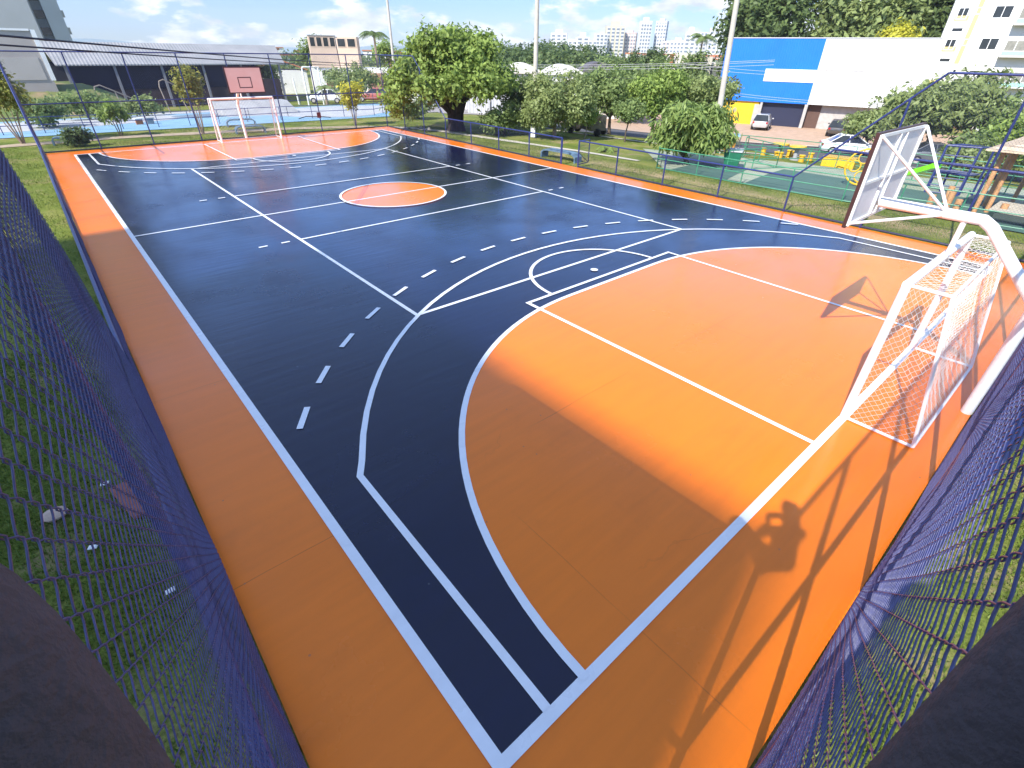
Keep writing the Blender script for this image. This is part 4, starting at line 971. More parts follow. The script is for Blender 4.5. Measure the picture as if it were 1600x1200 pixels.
# -- open sided hall with a corrugated roof
m, nt, b = newmat('grey_corrugated_roof'); v = objcoord(nt); sx = N(nt, 'ShaderNodeSeparateXYZ'); nt.links.new(v, sx.inputs[0])
w_ = mth(nt, 'SINE', mth(nt, 'MULTIPLY', sx.outputs[0], 2*pi/.30))
nt.links.new(mixrgb(nt, ramp(nt, noise(nt, v, .5, 5), [(.3, 0.), (.7, 1.)]), (.23, .24, .25), (.32, .32, .33)), b.inputs['Base Color']); b.inputs['Roughness'].default_value = .85
bump(nt, b, w_, .5, .03); M_ROOFG = m
hl = thing('open_hall', 'long open sided hall with grey corrugated roof at the upper left', 'hall', (5, 57, -1.4))
mb = MB(); mb.add([(-5.3, 55.6, 2.62), (16.6, 55.6, 2.72), (17.2, 59.6, 4.52), (-5.7, 59.6, 4.5), (-5.3, 55.6, 2.50), (16.6, 55.6, 2.60), (17.2, 59.6, 4.4), (-5.7, 59.6, 4.4)], [(0, 1, 2, 3), (7, 6, 5, 4), (0, 4, 5, 1), (1, 5, 6, 2)])
mb.add([(-5.7, 59.6, 4.5), (17.2, 59.6, 4.52), (17, 64.5, 2.7), (-5.7, 64.5, 2.7)], [(0, 1, 2, 3)]); mb.build('roof', M_ROOFG, hl)
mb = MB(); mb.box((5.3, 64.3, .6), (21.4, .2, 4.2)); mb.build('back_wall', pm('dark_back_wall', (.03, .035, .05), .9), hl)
M_DIM = pm('brown_dado', (.045, .032, .035), .9, .2, 1.5)
mb = MB(); mb.box((3.6, 56.2, -.55), (17.0, .2, 1.9)); mb.box((13.9, 55.9, -.3), (3.5, .2, 2.9)); mb.build('low_wall', M_DIM, hl)
for k, x in enumerate((-4.6, -.6, 3.6, 7.6, 11.6, 15.9)): MB().box((x, 55.9, .6), (.22, .22, 4.0)).build('column', pm('grey_column', (.22, .22, .25), .8), hl)
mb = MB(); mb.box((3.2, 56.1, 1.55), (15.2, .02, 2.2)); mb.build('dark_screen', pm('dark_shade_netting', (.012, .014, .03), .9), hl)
# -- beige building and tower at far left
fb_ = Facade((-40, 45.6), (-6.15, 45.2), -1)
h5 = thing('beige_building', 'beige windowless building with a white edge at the left', 'building', (-20, 45, .8)); mb = MB(); M_BEI = pm('beige_render', (.42, .37, .33), .9, .08, .5, .1)
fb_.box(mb, 0, 33.7, .6, 5.1, 0, 6); mb.build('wall', M_BEI, h5)
mb = MB(); fb_.box(mb, 33.55, 33.86, 1.75, 5.2, -.08, 6); fb_.box(mb, 0, 33.5, 5.11, 5.25, -.1, 6); mb.build('white_edge', M_WHITEW, h5)
mb = MB(); fb_.box(mb, 28, 33.3, 1.8, 3.35, -.05, -.001); mb.build('paler_panel', pm('pale_beige', (.48, .43, .38), .9, .05, 1), h5)
tw = thing('grey_tower', 'tall grey residential tower rising behind the beige building', 'tower', (-4, 133, -1.5)); fc = Facade((-30, 133.2), (3.4, 132.8), -1); M_TG = pm('grey_tower_render', (.40, .41, .42), .85, .06, .15)
mb = MB(); fc.box(mb, 0, 28.6, -1.5, 62, 1.0, 14); fc.box(mb, 20, 28.3, -1.5, 62, -1.2, 1.0); fc.box(mb, 30.2, 32.8, -1.5, 62, 0, 14); mb.build('wall', M_TG, tw)
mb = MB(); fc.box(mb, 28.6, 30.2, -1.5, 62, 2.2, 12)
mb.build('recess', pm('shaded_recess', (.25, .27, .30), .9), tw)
for k in range(22):
    z = 3.0+2.72*k; mb = MB(); fc.box(mb, 28.62, 30.18, z, z+1.2, 2.0, 2.19); mb.build('window', M_GLASS, tw)
    mb = MB(); fc.box(mb, 32.8, 33.2, z+.2, z+1.3, .3, 1.6); mb.build('side_balcony', M_CONC, tw)
mb = MB(); fc.box(mb, 18.6, 19.9, 4, 62, .8, .99); mb.build('dark_strip', M_GLASS, tw)
# -- big apartment towers left of the park whose shadow lies over the near left of the court
st = thing('shading_tower', 'tall pale tower left of the court whose shadow covers its near corner', 'tower', (-64, -18, -.1))
SH = 45.0
mb = MB(); mb.box((-64.2, -19.75, SH/2), (21.7, 12.1, SH)); mb.box((-66.2, -11.15, SH/2-.1), (19.8, 5.1, SH-.2)); mb.build('wall', pm('pale_tower_render', (.45, .44, .42), .85, .05, .3), st)
for k in range(0, 15):
    for j in range(4):
        y = -24.3+j*3.0; MB().box((-53.33, y, 2.2+k*2.9), (.06, 1.5, 1.3)).build('window', M_GLASS, st)

# -- skyline towers
def tower(name, label, az, d, w, dep, top, mat, bands=True, cap=None, mat2=None, rz=None, stripes=3):
    a_ = radians(az); x, y = CAM[0]+d*sin(a_), CAM[1]+d*cos(a_); t = thing(name, label, 'tower', (x, y, -3), 'towers on the skyline'); r_ = -a_ if rz is None else rz; t['kind'] = 'thing'
    H = top+3; MB().box((x, y, -3+H/2), (w, dep, H), r_).build('wall', mat, t)
    ca, sa = cos(r_), sin(r_)
    def loc(u, v_, z): return (x+u*ca-v_*sa, y+u*sa+v_*ca, z)
    for j in range(stripes):
        MB().box(loc(-w/2+w*(j+.5)/stripes, -dep/2-.1, -3+H*.49), (w/stripes*.58, .3, H*.94), r_).build('window_strip', M_TWIN, t)
    MB().box(loc(w/2+.1, 0, -3+H*.49), (.3, dep*.4, H*.94), r_).build('window_strip', M_TWIN, t)
    if cap: MB().box(loc(0, 0, top+cap/2), (w*.45, dep*.5, cap), r_).build('roof_tank', mat2 or mat, t)
    return t
m, nt, b = newmat('floor_bands'); v = objcoord(nt); sx = N(nt, 'ShaderNodeSeparateXYZ'); nt.links.new(v, sx.inputs[0])
nt.links.new(mixrgb(nt, mth(nt, 'LESS_THAN', mth(nt, 'FRACT', mth(nt, 'MULTIPLY', sx.outputs[2], 1/3.0)), .5), (.56, .55, .53), (.15, .18, .23)), b.inputs['Base Color']); M_TWIN = m; M_TW = pm('white_tower_render', (.62, .62, .62), .85, .03, .05); M_TC = pm('cream_tower_render', (.56, .51, .38), .85, .03, .05); M_TP = pm('pinkish_tower_render', (.60, .46, .42), .85, .03, .05)
Dk = 620.
def h_(el): return CAM[2]+Dk*math.tan(radians(el))
for nm, lb, az, w, el, mt, cap, st_ in (
    ('skyline_tower', 'low white tower at the left end of the skyline', 44.8, 17, 1.58, M_TW, 3, 3), ('skyline_tower', 'small white block right of the leftmost skyline tower', 46.1, 9, 1.05, M_TW, 0, 2),
    ('skyline_tower', 'pointed white block in the left half of the skyline', 47.05, 13, 1.25, M_TW, 4, 2), ('skyline_tower', 'short white block left of the cream tower', 48.0, 9, .95, M_TW, 0, 2), ('skyline_tower', 'white slab just left of the cream tower', 48.75, 12, 1.5, M_TW, 0, 3),
    ('skyline_tower', 'cream tower with broad balconies, the widest on the skyline', 50.0, 19, 2.15, M_TC, 4, 4), ('skyline_tower', 'pinkish block between the cream and the white towers', 51.45, 14, 1.68, M_TP, 2, 5),
    ('skyline_tower', 'left one of the two tall slim white towers', 52.75, 11, 2.52, M_TW, 3, 4), ('skyline_tower', 'right one of the two tall slim white towers', 54.25, 11, 2.58, M_TW, 2, 4),
    ('skyline_tower', 'low grey block right of the two slim white towers', 55.0, 10, 1.0, M_TP, 0, 3), ('skyline_tower', 'low wide pale block on the right of the skyline', 55.9, 13, 1.05, M_TW, 2, 4),
    ('skyline_tower', 'white tower with a dark tank near the leaning pole', 56.9, 10, 1.65, M_TW, 4, 2), ('skyline_tower', 'broad white block left of the leaning pole', 58.0, 14, 1.75, M_TW, 0, 4), ('skyline_tower', 'white block partly behind the leaning pole', 59.1, 13, 1.95, M_TW, 3, 3)):
    tower(nm, lb, az, Dk*random.uniform(.96, 1.04), w, 10, h_(el), mt, cap=cap, stripes=st_, rz=-radians(az)+random.uniform(-.25, .25))
# low far roofs seen under the horizon and pale hills
M_HILL = pm('far_hills', (.20, .27, .30), .95, .2, .004)
V = []; n = 80
for k in range(n+1):
    a_ = radians(-30+130*k/n); d_ = 1150; hh = 6+4*sin(k*.37)+2*sin(k*.9+1)
    for (dd, z) in ((-120, -6), (0, max(5, hh)), (200, -6)): V.append((CAM[0]+(d_+dd)*sin(a_), CAM[1]+(d_+dd)*cos(a_), z))
F = [(3*k+j, 3*k+3+j, 3*k+4+j, 3*k+1+j) for k in range(n) for j in range(2)]
struct(npmesh('hills', V, F, M_HILL, smooth=True))
R = random.Random(11); fr_ = []
for i in range(46):
    az = R.uniform(8, 45) if i < 26 else R.uniform(43, 62); d_ = R.uniform(230, 520); a_ = radians(az); x, y = CAM[0]+d_*sin(a_), CAM[1]+d_*cos(a_); w = R.uniform(8, 18)
    fr_.append((x, y, w, R.uniform(3.0, 5.5)+(d_/520)*2, R.random(), az))
rb = MB(); rt = MB()
for x, y, w, h, c, az in fr_:
    r_ = -radians(az)+c-.5; rb.box((x, y, -3+h/2), (w, 9, h), r_); rt.box((x, y, -3+h+.35), (w+1, 10, .7), r_)
ob = rb.build('distant_houses', M_WHITEW); struct(ob, 'stuff'); ot = rt.build('roofs', M_TERRA); ot.parent = ob
leafy = [((CAM[0]+d_*sin(radians(a_)), CAM[1]+d_*cos(radians(a_)), -.5), (9, 9, R.uniform(1.4, 3.0))) for a_, d_ in [(R.uniform(6, 62), R.uniform(190, 420)) for _ in range(120)]]
struct(leaves('distant_treeline', None, leafy, 30000, .7, LF_DARK, shell=.6), 'stuff')

# ================================================================== VEHICLES
def car(label, x, y, rz, L, W, H, paintm, kind='hatch', group='parked cars', name='parked_car'):
    z0 = hz(x, y)+.0; t = thing(name, label, 'car', (x, y, z0), group, rz); o_ = list(t['_o']); t['_o'] = [0.0, 0.0, 0.0]
    n = 9; hl_ = L/2
    # body: stations along x (front = +), each with half width, bottom z, belt z
    st = [(-hl_, .60, .42, .70), (-hl_*.96, .80, .30, .86), (-hl_*.8, .92, .24, .93), (-hl_*.4, 1, .20, .94), (0, 1, .20, .93), (hl_*.4, 1, .20, .90), (hl_*.75, .95, .22, .82), (hl_*.93, .84, .28, .70), (hl_, .62, .36, .58)]
    V = []
    for (sx_, wf, zb_, zt) in st:
        w = W/2*wf; k = H/1.48
        for (u, z) in ((-w*.86, zb_), (-w, zb_+.14), (-w, zt*k-.12), (-w*.93, zt*k), (w*.93, zt*k), (w, zt*k-.12), (w, zb_+.14), (w*.86, zb_)): V.append((sx_, u, z))
    F = [(i*8+j, (i+1)*8+j, (i+1)*8+(j+1) % 8, i*8+(j+1) % 8) for i in range(len(st)-1) for j in range(8)]+[tuple(range(8)), tuple((len(st)-1)*8+7-j for j in range(8))]
    mb = MB().add(V, F)
    if kind == 'hatch': cab = [(-hl_*.93, -hl_*.72), (hl_*.42, hl_*.05)]
    else: cab = [(-hl_*.78, -hl_*.42), (hl_*.48, hl_*.06)]
    k = H/1.48; zt = .90*k; zr = H
    xb, xtb = cab[0]; xf, xtf = cab[1]; w0 = W/2*.92; w1 = W/2*.70
    gb = [(xb, -w0, zt), (xf, -w0, zt-.03), (xf, w0, zt-.03), (xb, w0, zt)]; gt = [(xtb, -w1, zr-.05), (xtf, -w1, zr-.05), (xtf, w1, zr-.05), (xtb, w1, zr-.05)]
    mb.build('body', paintm, t, True)
    MB().add(gb+gt, [(0, 1, 5, 4), (1, 2, 6, 5), (2, 3, 7, 6), (3, 0, 4, 7)]).build('windows', M_GLASS, t)
    mr = MB().add([(p[0], p[1]*1.02, p[2]) for p in gt]+[(p[0]*.92+(xtb+xtf)*.04, p[1]*.86, zr+.01) for p in gt], [(0, 1, 5, 4), (1, 2, 6, 5), (2, 3, 7, 6), (3, 0, 4, 7), (4, 5, 6, 7), (3, 2, 1, 0)])
    for s_ in (-1, 1):
        for (p, q) in ((gb[0 if s_ < 0 else 3], gt[0 if s_ < 0 else 3]), (gb[1 if s_ < 0 else 2], gt[1 if s_ < 0 else 2])): mr.tube([p, q], .035, 5)
        xm = (xb+xf)/2*.8+(xtb+xtf)/2*.2; mr.tube([(xm, s_*w0, zt), ((xtb+xtf)/2, s_*w1, zr-.04)], .035, 5)
    mr.build('roof', paintm, t, True)
    for sx_ in (-hl_*.62, hl_*.64):
        for s_ in (-1, 1):
            wh_ = MB().tube([(sx_, s_*(W/2-.2), .31), (sx_, s_*(W/2+.005), .31)], .31, 16).build('wheel', M_BLACK, t, True)
            MB().tube([(sx_, s_*(W/2-.02), .31), (sx_, s_*(W/2+.02), .31)], .19, 12).build('rim', M_CONC, wh_, True)
    for s_ in (-1, 1):
        MB().box((hl_*.93, s_*W*.34, .62*k), (.16, .26, .12), 0, .03).build('headlight', M_WHITE, t)
        MB().box((-hl_*.965, s_*W*.38, .74*k), (.10, .20, .18), 0, .03).build('tail_light', pm('red_lens', (.35, .02, .02), .3), t)
        MB().box((xf*.8, s_*(W/2+.08), .98*k), (.16, .18, .12), 0, .03).build('mirror', paintm, t)
    t['_o'] = o_; return t
C_SIL = pm('silver_car_paint', (.55, .56, .57), .3, .03, 2, metal=.3, coat=1); C_WHT = pm('white_car_paint', (.80, .80, .80), .3, .02, 2, coat=1)
C_GRY = pm('grey_car_paint', (.16, .17, .18), .3, .03, 2, metal=.4, coat=1); C_DRK = pm('dark_car_paint', (.06, .055, .05), .3, .03, 2, coat=1); C_RED = pm('red_car_paint', (.38, .10, .08), .3, .03, 2, coat=1)
car('silver hatchback parked nose first at the navy shutter', 51.6, 11.6, .35, 4.0, 1.75, 1.50, C_SIL)
car('white sedan parked by the kerb below the low spreading tree', 40.0, -1.6, -1.05, 4.5, 1.80, 1.46, C_WHT, 'sedan')
car('grey sedan behind the far corner of the basketball board', 41.0, -7.2, -1.05, 4.5, 1.78, 1.45, C_GRY, 'sedan')
car('dark car in the shade at the warehouse recess', 53.2, 4.3, .3, 4.1, 1.75, 1.45, C_DRK)
car('white car parked in front of the white frames by the hall', 19.0, 50.8, 2.6, 4.3, 1.8, 1.45, C_WHT, 'sedan')
car('red car parked before the peach house', 24.6, 49.5, 2.5, 4.0, 1.75, 1.45, C_RED)
tk = thing('cargo_truck', 'dark parked truck glimpsed behind the pale trunked tree', 'truck', (18.9, 7.9, hz(18.9, 7.9)))
z = hz(18.9, 7.9); MB().box((18.9, 7.6, z+.75), (1.1, 1.9, .9), -.35, .04).build('cargo_box', C_DRK, tk); MB().box((18.55, 8.95, z+.62), (1.05, .8, .75), -.35, .1).build('cab', C_DRK, tk)
MB().box((18.47, 9.2, z+.78), (.9, .4, .3), -.35, .02).build('windscreen', M_GLASS, tk)
for dx_, dy_ in ((-.5, 1.2), (.45, 1.45), (-.2, -.9), (.75, -.6), ): MB().tube([(18.7+dx_-.08, 7.6+dy_, z+.22), (18.7+dx_+.1, 7.6+dy_+.04, z+.22)], .22, 14).build('wheel', M_BLACK, tk, True)

# ================================================================== PARK FURNITURE
def rails_fence(label, pts, h, mat, rails=(1., .5), step=2.0, r=.022, name='railing', low=True):
    t = thing(name, label, 'fence', (pts[0][0], pts[0][1], hz(*pts[0])-.05)); rl = MB()
    for a_, b_ in zip(pts[:-1], pts[1:]):
        a_ = np.array(a_, float); b_ = np.array(b_, float); L = np.linalg.norm(b_-a_); n = max(1, int(round(L/step)))
        P = [a_+(b_-a_)*k/n for k in range(n+1)]
        for k, p in enumerate(P):
            if k == 0 and not (a_ == np.array(pts[0])).all(): continue
            z = hz(p[0], p[1])-.05; MB().tube([(p[0], p[1], z-.05), (p[0], p[1], z+h)], r, 7).build('post', mat, t, True)
        for f_ in rails+((.04/h,) if low else ()): rl.tube([(p[0], p[1], hz(p[0], p[1])-.05+h*f_) for p in P], r*.95, 6)
    rl.build('rail', mat, t, True); return t
rails_fence('green railing on the side of the playground facing the court', [(11.9, -2.73), (11.95, -6.8), (12.2, -10.6), (12.9, -15.6), (13.3, -19)], .85, M_GREEN)
rails_fence('green railing at the far left side of the playground', [(11.9, -2.73), (16.9, .6)], .85, M_GREEN, step=2.6)
rails_fence('green railing crossing the playground behind the dark court', [(13.6, -5.2), (17.0, -5.9), (20.8, -7.2), (20.5, -14), (20.0, -19)], .9, M_GREEN, step=1.9)
rails_fence('green railing along the road side of the playground', [(16.9, .6), (21.2, -2.2), (25.5, -6.5), (26.5, -13), (26, -19)], 1.0, M_GREEN, rails=(1., .55), step=2.1)
rails_fence('green railing round the stone tables', [(21.2, -2.2), (19.3, -3.0), (17.0, -5.9)], 1.0, M_GREEN, step=1.8)
rails_fence('blue railing along the near edge of the skate park', [(-14, 25.9), (-8.5, 25.4), (-2.9, 24.8), (2.4, 24.7), (6.9, 24.5), (11.5, 23.7), (14.0, 25.6)], .85, M_BLUE, rails=(1., .55), step=2.0, low=False)
rails_fence('blue railing along the far edge of the skate park', [(-12, 46), (0, 50), (9, 49.5), (17, 45.5), (22.5, 40)], 1.0, M_BLUE, rails=(1., .55), step=2.6, low=False)
def arch_bench(label, a, b, w, h, mat):
    a = np.array(a, float); b = np.array(b, float); L = np.linalg.norm(b-a); u = (b-a)/L; nrm = np.array([-u[1], u[0]]); z0 = hz(*a)-.05
    prof = [(0, 0), (0, h*.62), (.07*L, h*.9), (.18*L, h), (.82*L, h), (.93*L, h*.9), (L, h*.62), (L, 0)]; th = .07
    inn = [(th, 0), (th, h*.55), (.1*L, h*.78), (.2*L, h-th), (.8*L, h-th), (.9*L, h*.78), (L-th, h*.55), (L-th, 0)]
    V = []
    for s_ in (-1, 1):
        for q in prof+inn: p = a+u*q[0]+nrm*s_*w/2; V.append((p[0], p[1], z0+q[1]))
    F = []; n = 8
    for k in range(7): F += [(k, k+1, n+k+1, n+k), (16+k, 16+n+k, 16+n+k+1, 16+k+1), (k, 16+k, 16+k+1, k+1), (n+k, n+k+1, 16+n+k+1, 16+n+k)]
    F += [(0, n, 16+n, 16), (7, 23, 31, 15)]
    t = thing('arched_bench', label, 'bench', (a[0], a[1], z0), 'arched park benches'); MB().add(V, F).build('seat', mat, t, False); return t
M_BENCH = pm('faded_blue_concrete', (.10, .17, .24), .8, .3, 5)
arch_bench('arched grey and blue bench behind the right fence, left of the open gate', (9.85, 2.6), (9.95, .35), .5, .42, M_BENCH)
arch_bench('nearer arched bench seen through the far goal', (.1, 19.2), (1.75, 19.0), .5, .42, M_BENCH)
arch_bench('farther arched bench seen through the far goal', (.6, 22.9), (2.3, 22.6), .5, .44, M_BENCH)
arch_bench('arched bench half hidden by the round shrub', (-8.45, 20.0), (-7.4, 19.9), .4, .38, M_BENCH)
# rocks beside the path
M_ROCK = pm('brown_rock', (.16, .12, .10), .95, .3, 4, .6)
for i, (x, y, r_) in enumerate(((14.2, 24.2, .42), (14.9, 23.7, .36), (15.5, 23.6, .30))):
    mb = MB().sphere((x, y, .12), r_, 9, 6, (1.3, 1, .7)); mb.v = [(p[0]+random.uniform(-.05, .05), p[1]+random.uniform(-.05, .05), p[2]+random.uniform(-.04, .04)) for p in mb.v]
    tag(mb.build('rock', M_ROCK), ['largest brown rock beside the blue skate floor', 'middle brown rock beside the blue skate floor', 'smallest brown rock beside the blue skate floor'][i], 'rock', 'rocks beside the skate park')
for i, (x, y) in enumerate(((9.6, 15.4), (9.95, 15.1), (10.3, 14.9), (10.6, 14.4))):
    tag(MB().sphere((x, y, .0), .13, 8, 5, (1.4, 1, .7)).build('kerb_stone', M_KERBC, None), 'pale kerb stone lying by the path before the large tree', 'stone', 'kerb stones before the large tree')
# white pipe frames by the hall
for i, (x, y) in enumerate(((15.6, 50.8), (17.3, 47.6))):
    t = thing('white_pipe_frame', ['left white pipe frame standing by the hall', 'tall white pipe frame on the skate park, right one of two'][i], 'frame', (x, y, hz(x, y)))
    z = hz(x, y); MB().tube([(x, y, z-.1), (x, y, z+3.5), (x+.1, y, z+3.62), (x-1.6, y+.2, z+3.62), (x-1.7, y+.2, z+3.5), (x-1.7, y+.2, z-.1)] if i else [(x, y, z-.1), (x-.15, y, z+2.6)], .09, 8).build('pipe', M_WHITE, t, True)
t = thing('street_lamp', 'slim dark lamp post in front of the peach house', 'street lamp', (19.8, 46.9, hz(19.8, 46.9))); z = hz(19.8, 46.9)
MB().tube([(19.8, 46.9, z-.1), (19.75, 46.9, z+2.2), (19.6, 46.95, z+6.3)], [.07, .055, .04], 8).build('post', M_CAB, t, True)
MB().box((19.6, 46.9, z+6.35), (.5, .18, .08), .4, .02).build('lamp_head', M_CONC, t)
# curved pipe frames before the hall
M_RUST = pm('weathered_pipe', (.30, .24, .19), .8, .2, 6)
for i, (x, y, s_) in enumerate(((-4.2, 38.5, 1.0), (.3, 39.0, 1.15))):
    t = thing('curved_pipe_frame', ['left bent pipe frame before the dark hall', 'right bent pipe frame before the dark hall'][i], 'play frame', (x, y, hz(x, y))); z = hz(x, y)
    MB().tube([(x, y, z-.1), (x-.2, y, z+1.7*s_), (x-.1, y, z+2.05*s_), (x+.25, y, z+2.15*s_), (x+1.4, y+.2, z+1.55*s_), (x+3.0, y+.4, z+.7*s_)], .045, 7).build('pipe', M_RUST, t, True)
    MB().tube([(x+1.1, y+.15, z+1.7*s_), (x+1.2, y+.1, z+.9), (x+1.5, y+.1, z-.1)], .04, 7).build('support', M_RUST, t, True)
# skate ramps and rails
M_RAMP = pm('grey_ramp', (.33, .34, .35), .8, .15, 1.5)
t = thing('skate_ramp', 'grey concrete skate ramp behind the far goal', 'ramp', (4, 29, -.05)); mb = MB(); mb.add([(2.2, 28.6, -.04), (7.4, 28.2, -.04), (7.4, 30.6, .75), (2.2, 31.0, .75), (7.4, 31.8, .75), (2.2, 32.2, .75), (2.2, 32.2, -.1), (7.4, 31.8, -.1)], [(0, 1, 2, 3), (3, 2, 4, 5), (5, 4, 7, 6), (0, 3, 5, 6), (1, 7, 4, 2)]); mb.build('deck', M_RAMP, t)
mb = MB()
for p in ((3.0, 26.9), (3.2, 26.9), (5.9, 26.7)): mb.tube([(p[0], p[1], -.05), (p[0], p[1], .62)], .02, 6)
mb.tube([(3.0, 26.9, .62), (5.9, 26.7, .62)], .02, 6); t = tag(mb.build('grind_rail', M_CAB, None, True), 'dark metal grind rail seen through the far goal net', 'rail')
mb = MB(); mb.tube([(5.7, 24.0, .05), (6.3, 24.1, .16), (7.3, 23.9, .12), (8.0, 23.8, .03)], .03, 6); tag(mb.build('grind_rail', M_CAB, None, True), 'low curved dark rail lying by the blue railing right of the far goal', 'rail')
for i, (x, y) in enumerate(((-3.6, 27.0), (-3.0, 26.9))):
    t = thing('exercise_bench', ['white seat left of the sapling in the skate park', 'grey seat behind the sapling in the skate park'][i], 'seat', (x, y, 0)); MB().box((x, y, .32), (.5, .35, .08), .2, .02).build('seat', M_WHITEW if i == 0 else M_RAMP, t); MB().box((x, y, .12), (.4, .1, .34), .2).build('base', M_TERRA if i == 0 else M_RAMP, t)
t = thing('fence_sign', 'small dark red plate hanging on the far fence, right of the far goal', 'sign', (4.45, 16.9, .9)); MB().box((4.42, 16.86, .92), (.24, .02, .30), 0, .006).build('plate', pm('dark_red_plate', (.09, .02, .025), .6), t)
# playground: stone tables with yellow tops and stools
def table_set(label, x, y, nst, rot):
    z = hz(x, y)-.03; t = thing('stone_table', label, 'table', (x, y, z), 'round tables in the playground')
    MB().tube([(x, y, z-.02), (x, y, z+.08)], .26, 14).build('foot', M_RAMP, t, True); MB().tube([(x, y, z+.05), (x, y, z+.66)], .12, 10).build('column', M_RAMP, t, True); MB().tube([(x, y, z+.66), (x, y, z+.73)], .45, 18).build('table_top', M_YEL, t, True)
    for k in range(nst):
        q = rot+2*pi*k/nst; X, Y = x+.85*cos(q), y+.85*sin(q); s_ = thing('stool', label.replace('round table', 'stool')+{0: ', first stool', 1: ', second stool', 2: ', third stool', 3: ', fourth stool'}[k], 'stool', (X, Y, z), 'stools round the playground tables')
        s_['label'] = 'short yellow stool beside '+('the left' if x > 23.2 else 'the right')+' round table'
        MB().tube([(X, Y, z-.02), (X, Y, z+.34)], [.15, .13], 10).build('base', pm('yellow_stool', (.62, .36, .02), .6), s_, True); MB().tube([(X, Y, z+.34), (X, Y, z+.39)], .17, 12).build('seat', M_YEL, s_, True)
table_set('left round table with a yellow top beside the road', 23.7, -3.0, 4, .3)
table_set('right round table with a yellow top beside the road', 22.9, -4.3, 4, .8)
t = thing('yellow_crate', 'long yellow box with slanted side on the playground', 'box', (22.2, -6.7, hz(22.2, -6.7))); z = hz(22.2, -6.7)
mb = MB(); mb.box((22.1, -6.9, z+.22), (.7, 1.5, .45), .15, .02); mb.build('body', M_YEL, t); MB().box((22.1, -6.9, z+.47), (.74, 1.54, .04), .15).build('lid', pm('ochre_lid', (.5, .33, .05), .6), t)
t = thing('waste_bin', 'green waste container beside the round mango tree', 'waste bin', (15.2, -4.6, 0)); mb = MB()
V = [(14.85, -5.05, .02), (15.55, -4.75, .02), (15.35, -4.2, .02), (14.65, -4.5, .02), (14.75, -5.2, .62), (15.7, -4.8, .62), (15.45, -4.05, .62), (14.5, -4.45, .62)]
mb.add(V, [(3, 2, 1, 0), (0, 1, 5, 4), (1, 2, 6, 5), (2, 3, 7, 6), (3, 0, 4, 7)]); mb.build('body', pm('dark_green_plastic', (.02, .16, .09), .5), t); MB().box((15.1, -4.62, .66), (1.05, .8, .06), .4, .02).build('lid', pm('grey_lid', (.42, .44, .45), .6), t)
t = thing('info_board', 'small stand with pale blue roof and orange front behind the mango tree', 'stand', (19.8, -1.9, -.3)); z = hz(19.8, -1.9)
MB().box((19.8, -1.9, z+.35), (.7, .5, .5), .5, .02).build('front', pm('orange_board', (.65, .28, .03), .6), t); MB().box((19.8, -1.9, z+.95), (1.1, .8, .06), .5, .01).build('roof', pm('pale_blue_roof', (.25, .42, .5), .6), t)
mb = MB()
for dx_, dy_ in ((-.4, -.3), (.4, .3), (-.2, .4), (.3, -.35)): mb.tube([(19.8+dx_, -1.9+dy_, z-.05), (19.8+dx_, -1.9+dy_, z+.93)], .03, 6)
mb.build('post', M_CONC, t)
# yellow climbing wheel: rings of tube facing the court
def ring(mb, c, R_, r, n=28, a0=0, a1=2*pi, ax=(0, 1)):
    P = []
    for k in range(n+1):
        q = a0+(a1-a0)*k/n; P.append((c[0]+ax[0]*R_*cos(q), c[1]+ax[1]*R_*cos(q), c[2]+R_*sin(q)))
    mb.tube(P, r, 7)
t = thing('climbing_wheel', 'yellow climbing wheel with inner rings behind the basketball board', 'climbing frame', (15.5, -10.6, 0)); mb = MB(); wc = (15.5, -10.0, .66); axd = (.35, -.94)
ring(mb, wc, .66, .035, 34, 0, 2*pi, axd); mb.build('outer_ring', M_YEL, t, True)
for q in (.4, 1.9, 3.1, 4.6):
    mb = MB(); c = (wc[0]+axd[0]*.35*cos(q), wc[1]+axd[1]*.35*cos(q), wc[2]+.35*sin(q)); ring(mb, c, .2, .025, 18, 0, 2*pi, axd)
    mb.tube([(c[0]+axd[0]*.2*cos(q), c[1]+axd[1]*.2*cos(q), c[2]+.2*sin(q)), (wc[0]+axd[0]*.66*cos(q), wc[1]+axd[1]*.66*cos(q), wc[2]+.66*sin(q))], .02, 6); mb.build('inner_ring', M_YEL, t, True)
MB().box((15.62, -10.5, .5), (.10, .7, .85), -.35, .03).build('red_panel', pm('red_plastic', (.55, .03, .03), .45), t)
# blue climbing frame with a lime slide
t = thing('playground_slide', 'blue climbing frame with a lime green slide', 'slide', (17.8, -12.3, -.1)); mb = MB(); fz = hz(17.8, -12.3)-.05
for (x, y) in ((17.2, -12.0), (17.9, -12.3), (17.5, -13.0), (18.2, -13.3)): mb.tube([(x, y, fz), (x, y, fz+1.75)], .04, 7)
for z in (.8, 1.75): mb.tube([(17.2, -12.0, fz+z), (17.9, -12.3, fz+z), (18.2, -13.3, fz+z), (17.5, -13.0, fz+z), (17.2, -12.0, fz+z)], .035, 6)
for k in range(6): mb.tube([(17.2-.12*(5-k)*.5, -12.0-.16*(5-k)*.0, fz+.12+k*.26), (17.5-.12*(5-k)*.5, -13.0, fz+.12+k*.26)], .022, 6)
mb.tube([(16.85, -12.0, fz), (17.2, -12.0, fz+1.75)], .035, 6); mb.tube([(17.15, -13.0, fz), (17.5, -13.0, fz+1.75)], .035, 6); mb.build('climbing_frame', M_BLUE, t, True)
MB().box((17.75, -12.68, fz+.8), (.75, .95, .05), -.3).build('platform', M_BLUE, t)
mb = MB(); P0 = np.array([17.9, -11.85, fz+.85]); P1_ = np.array([18.6, -9.9, fz+.12]); u = P1_-P0
V = []
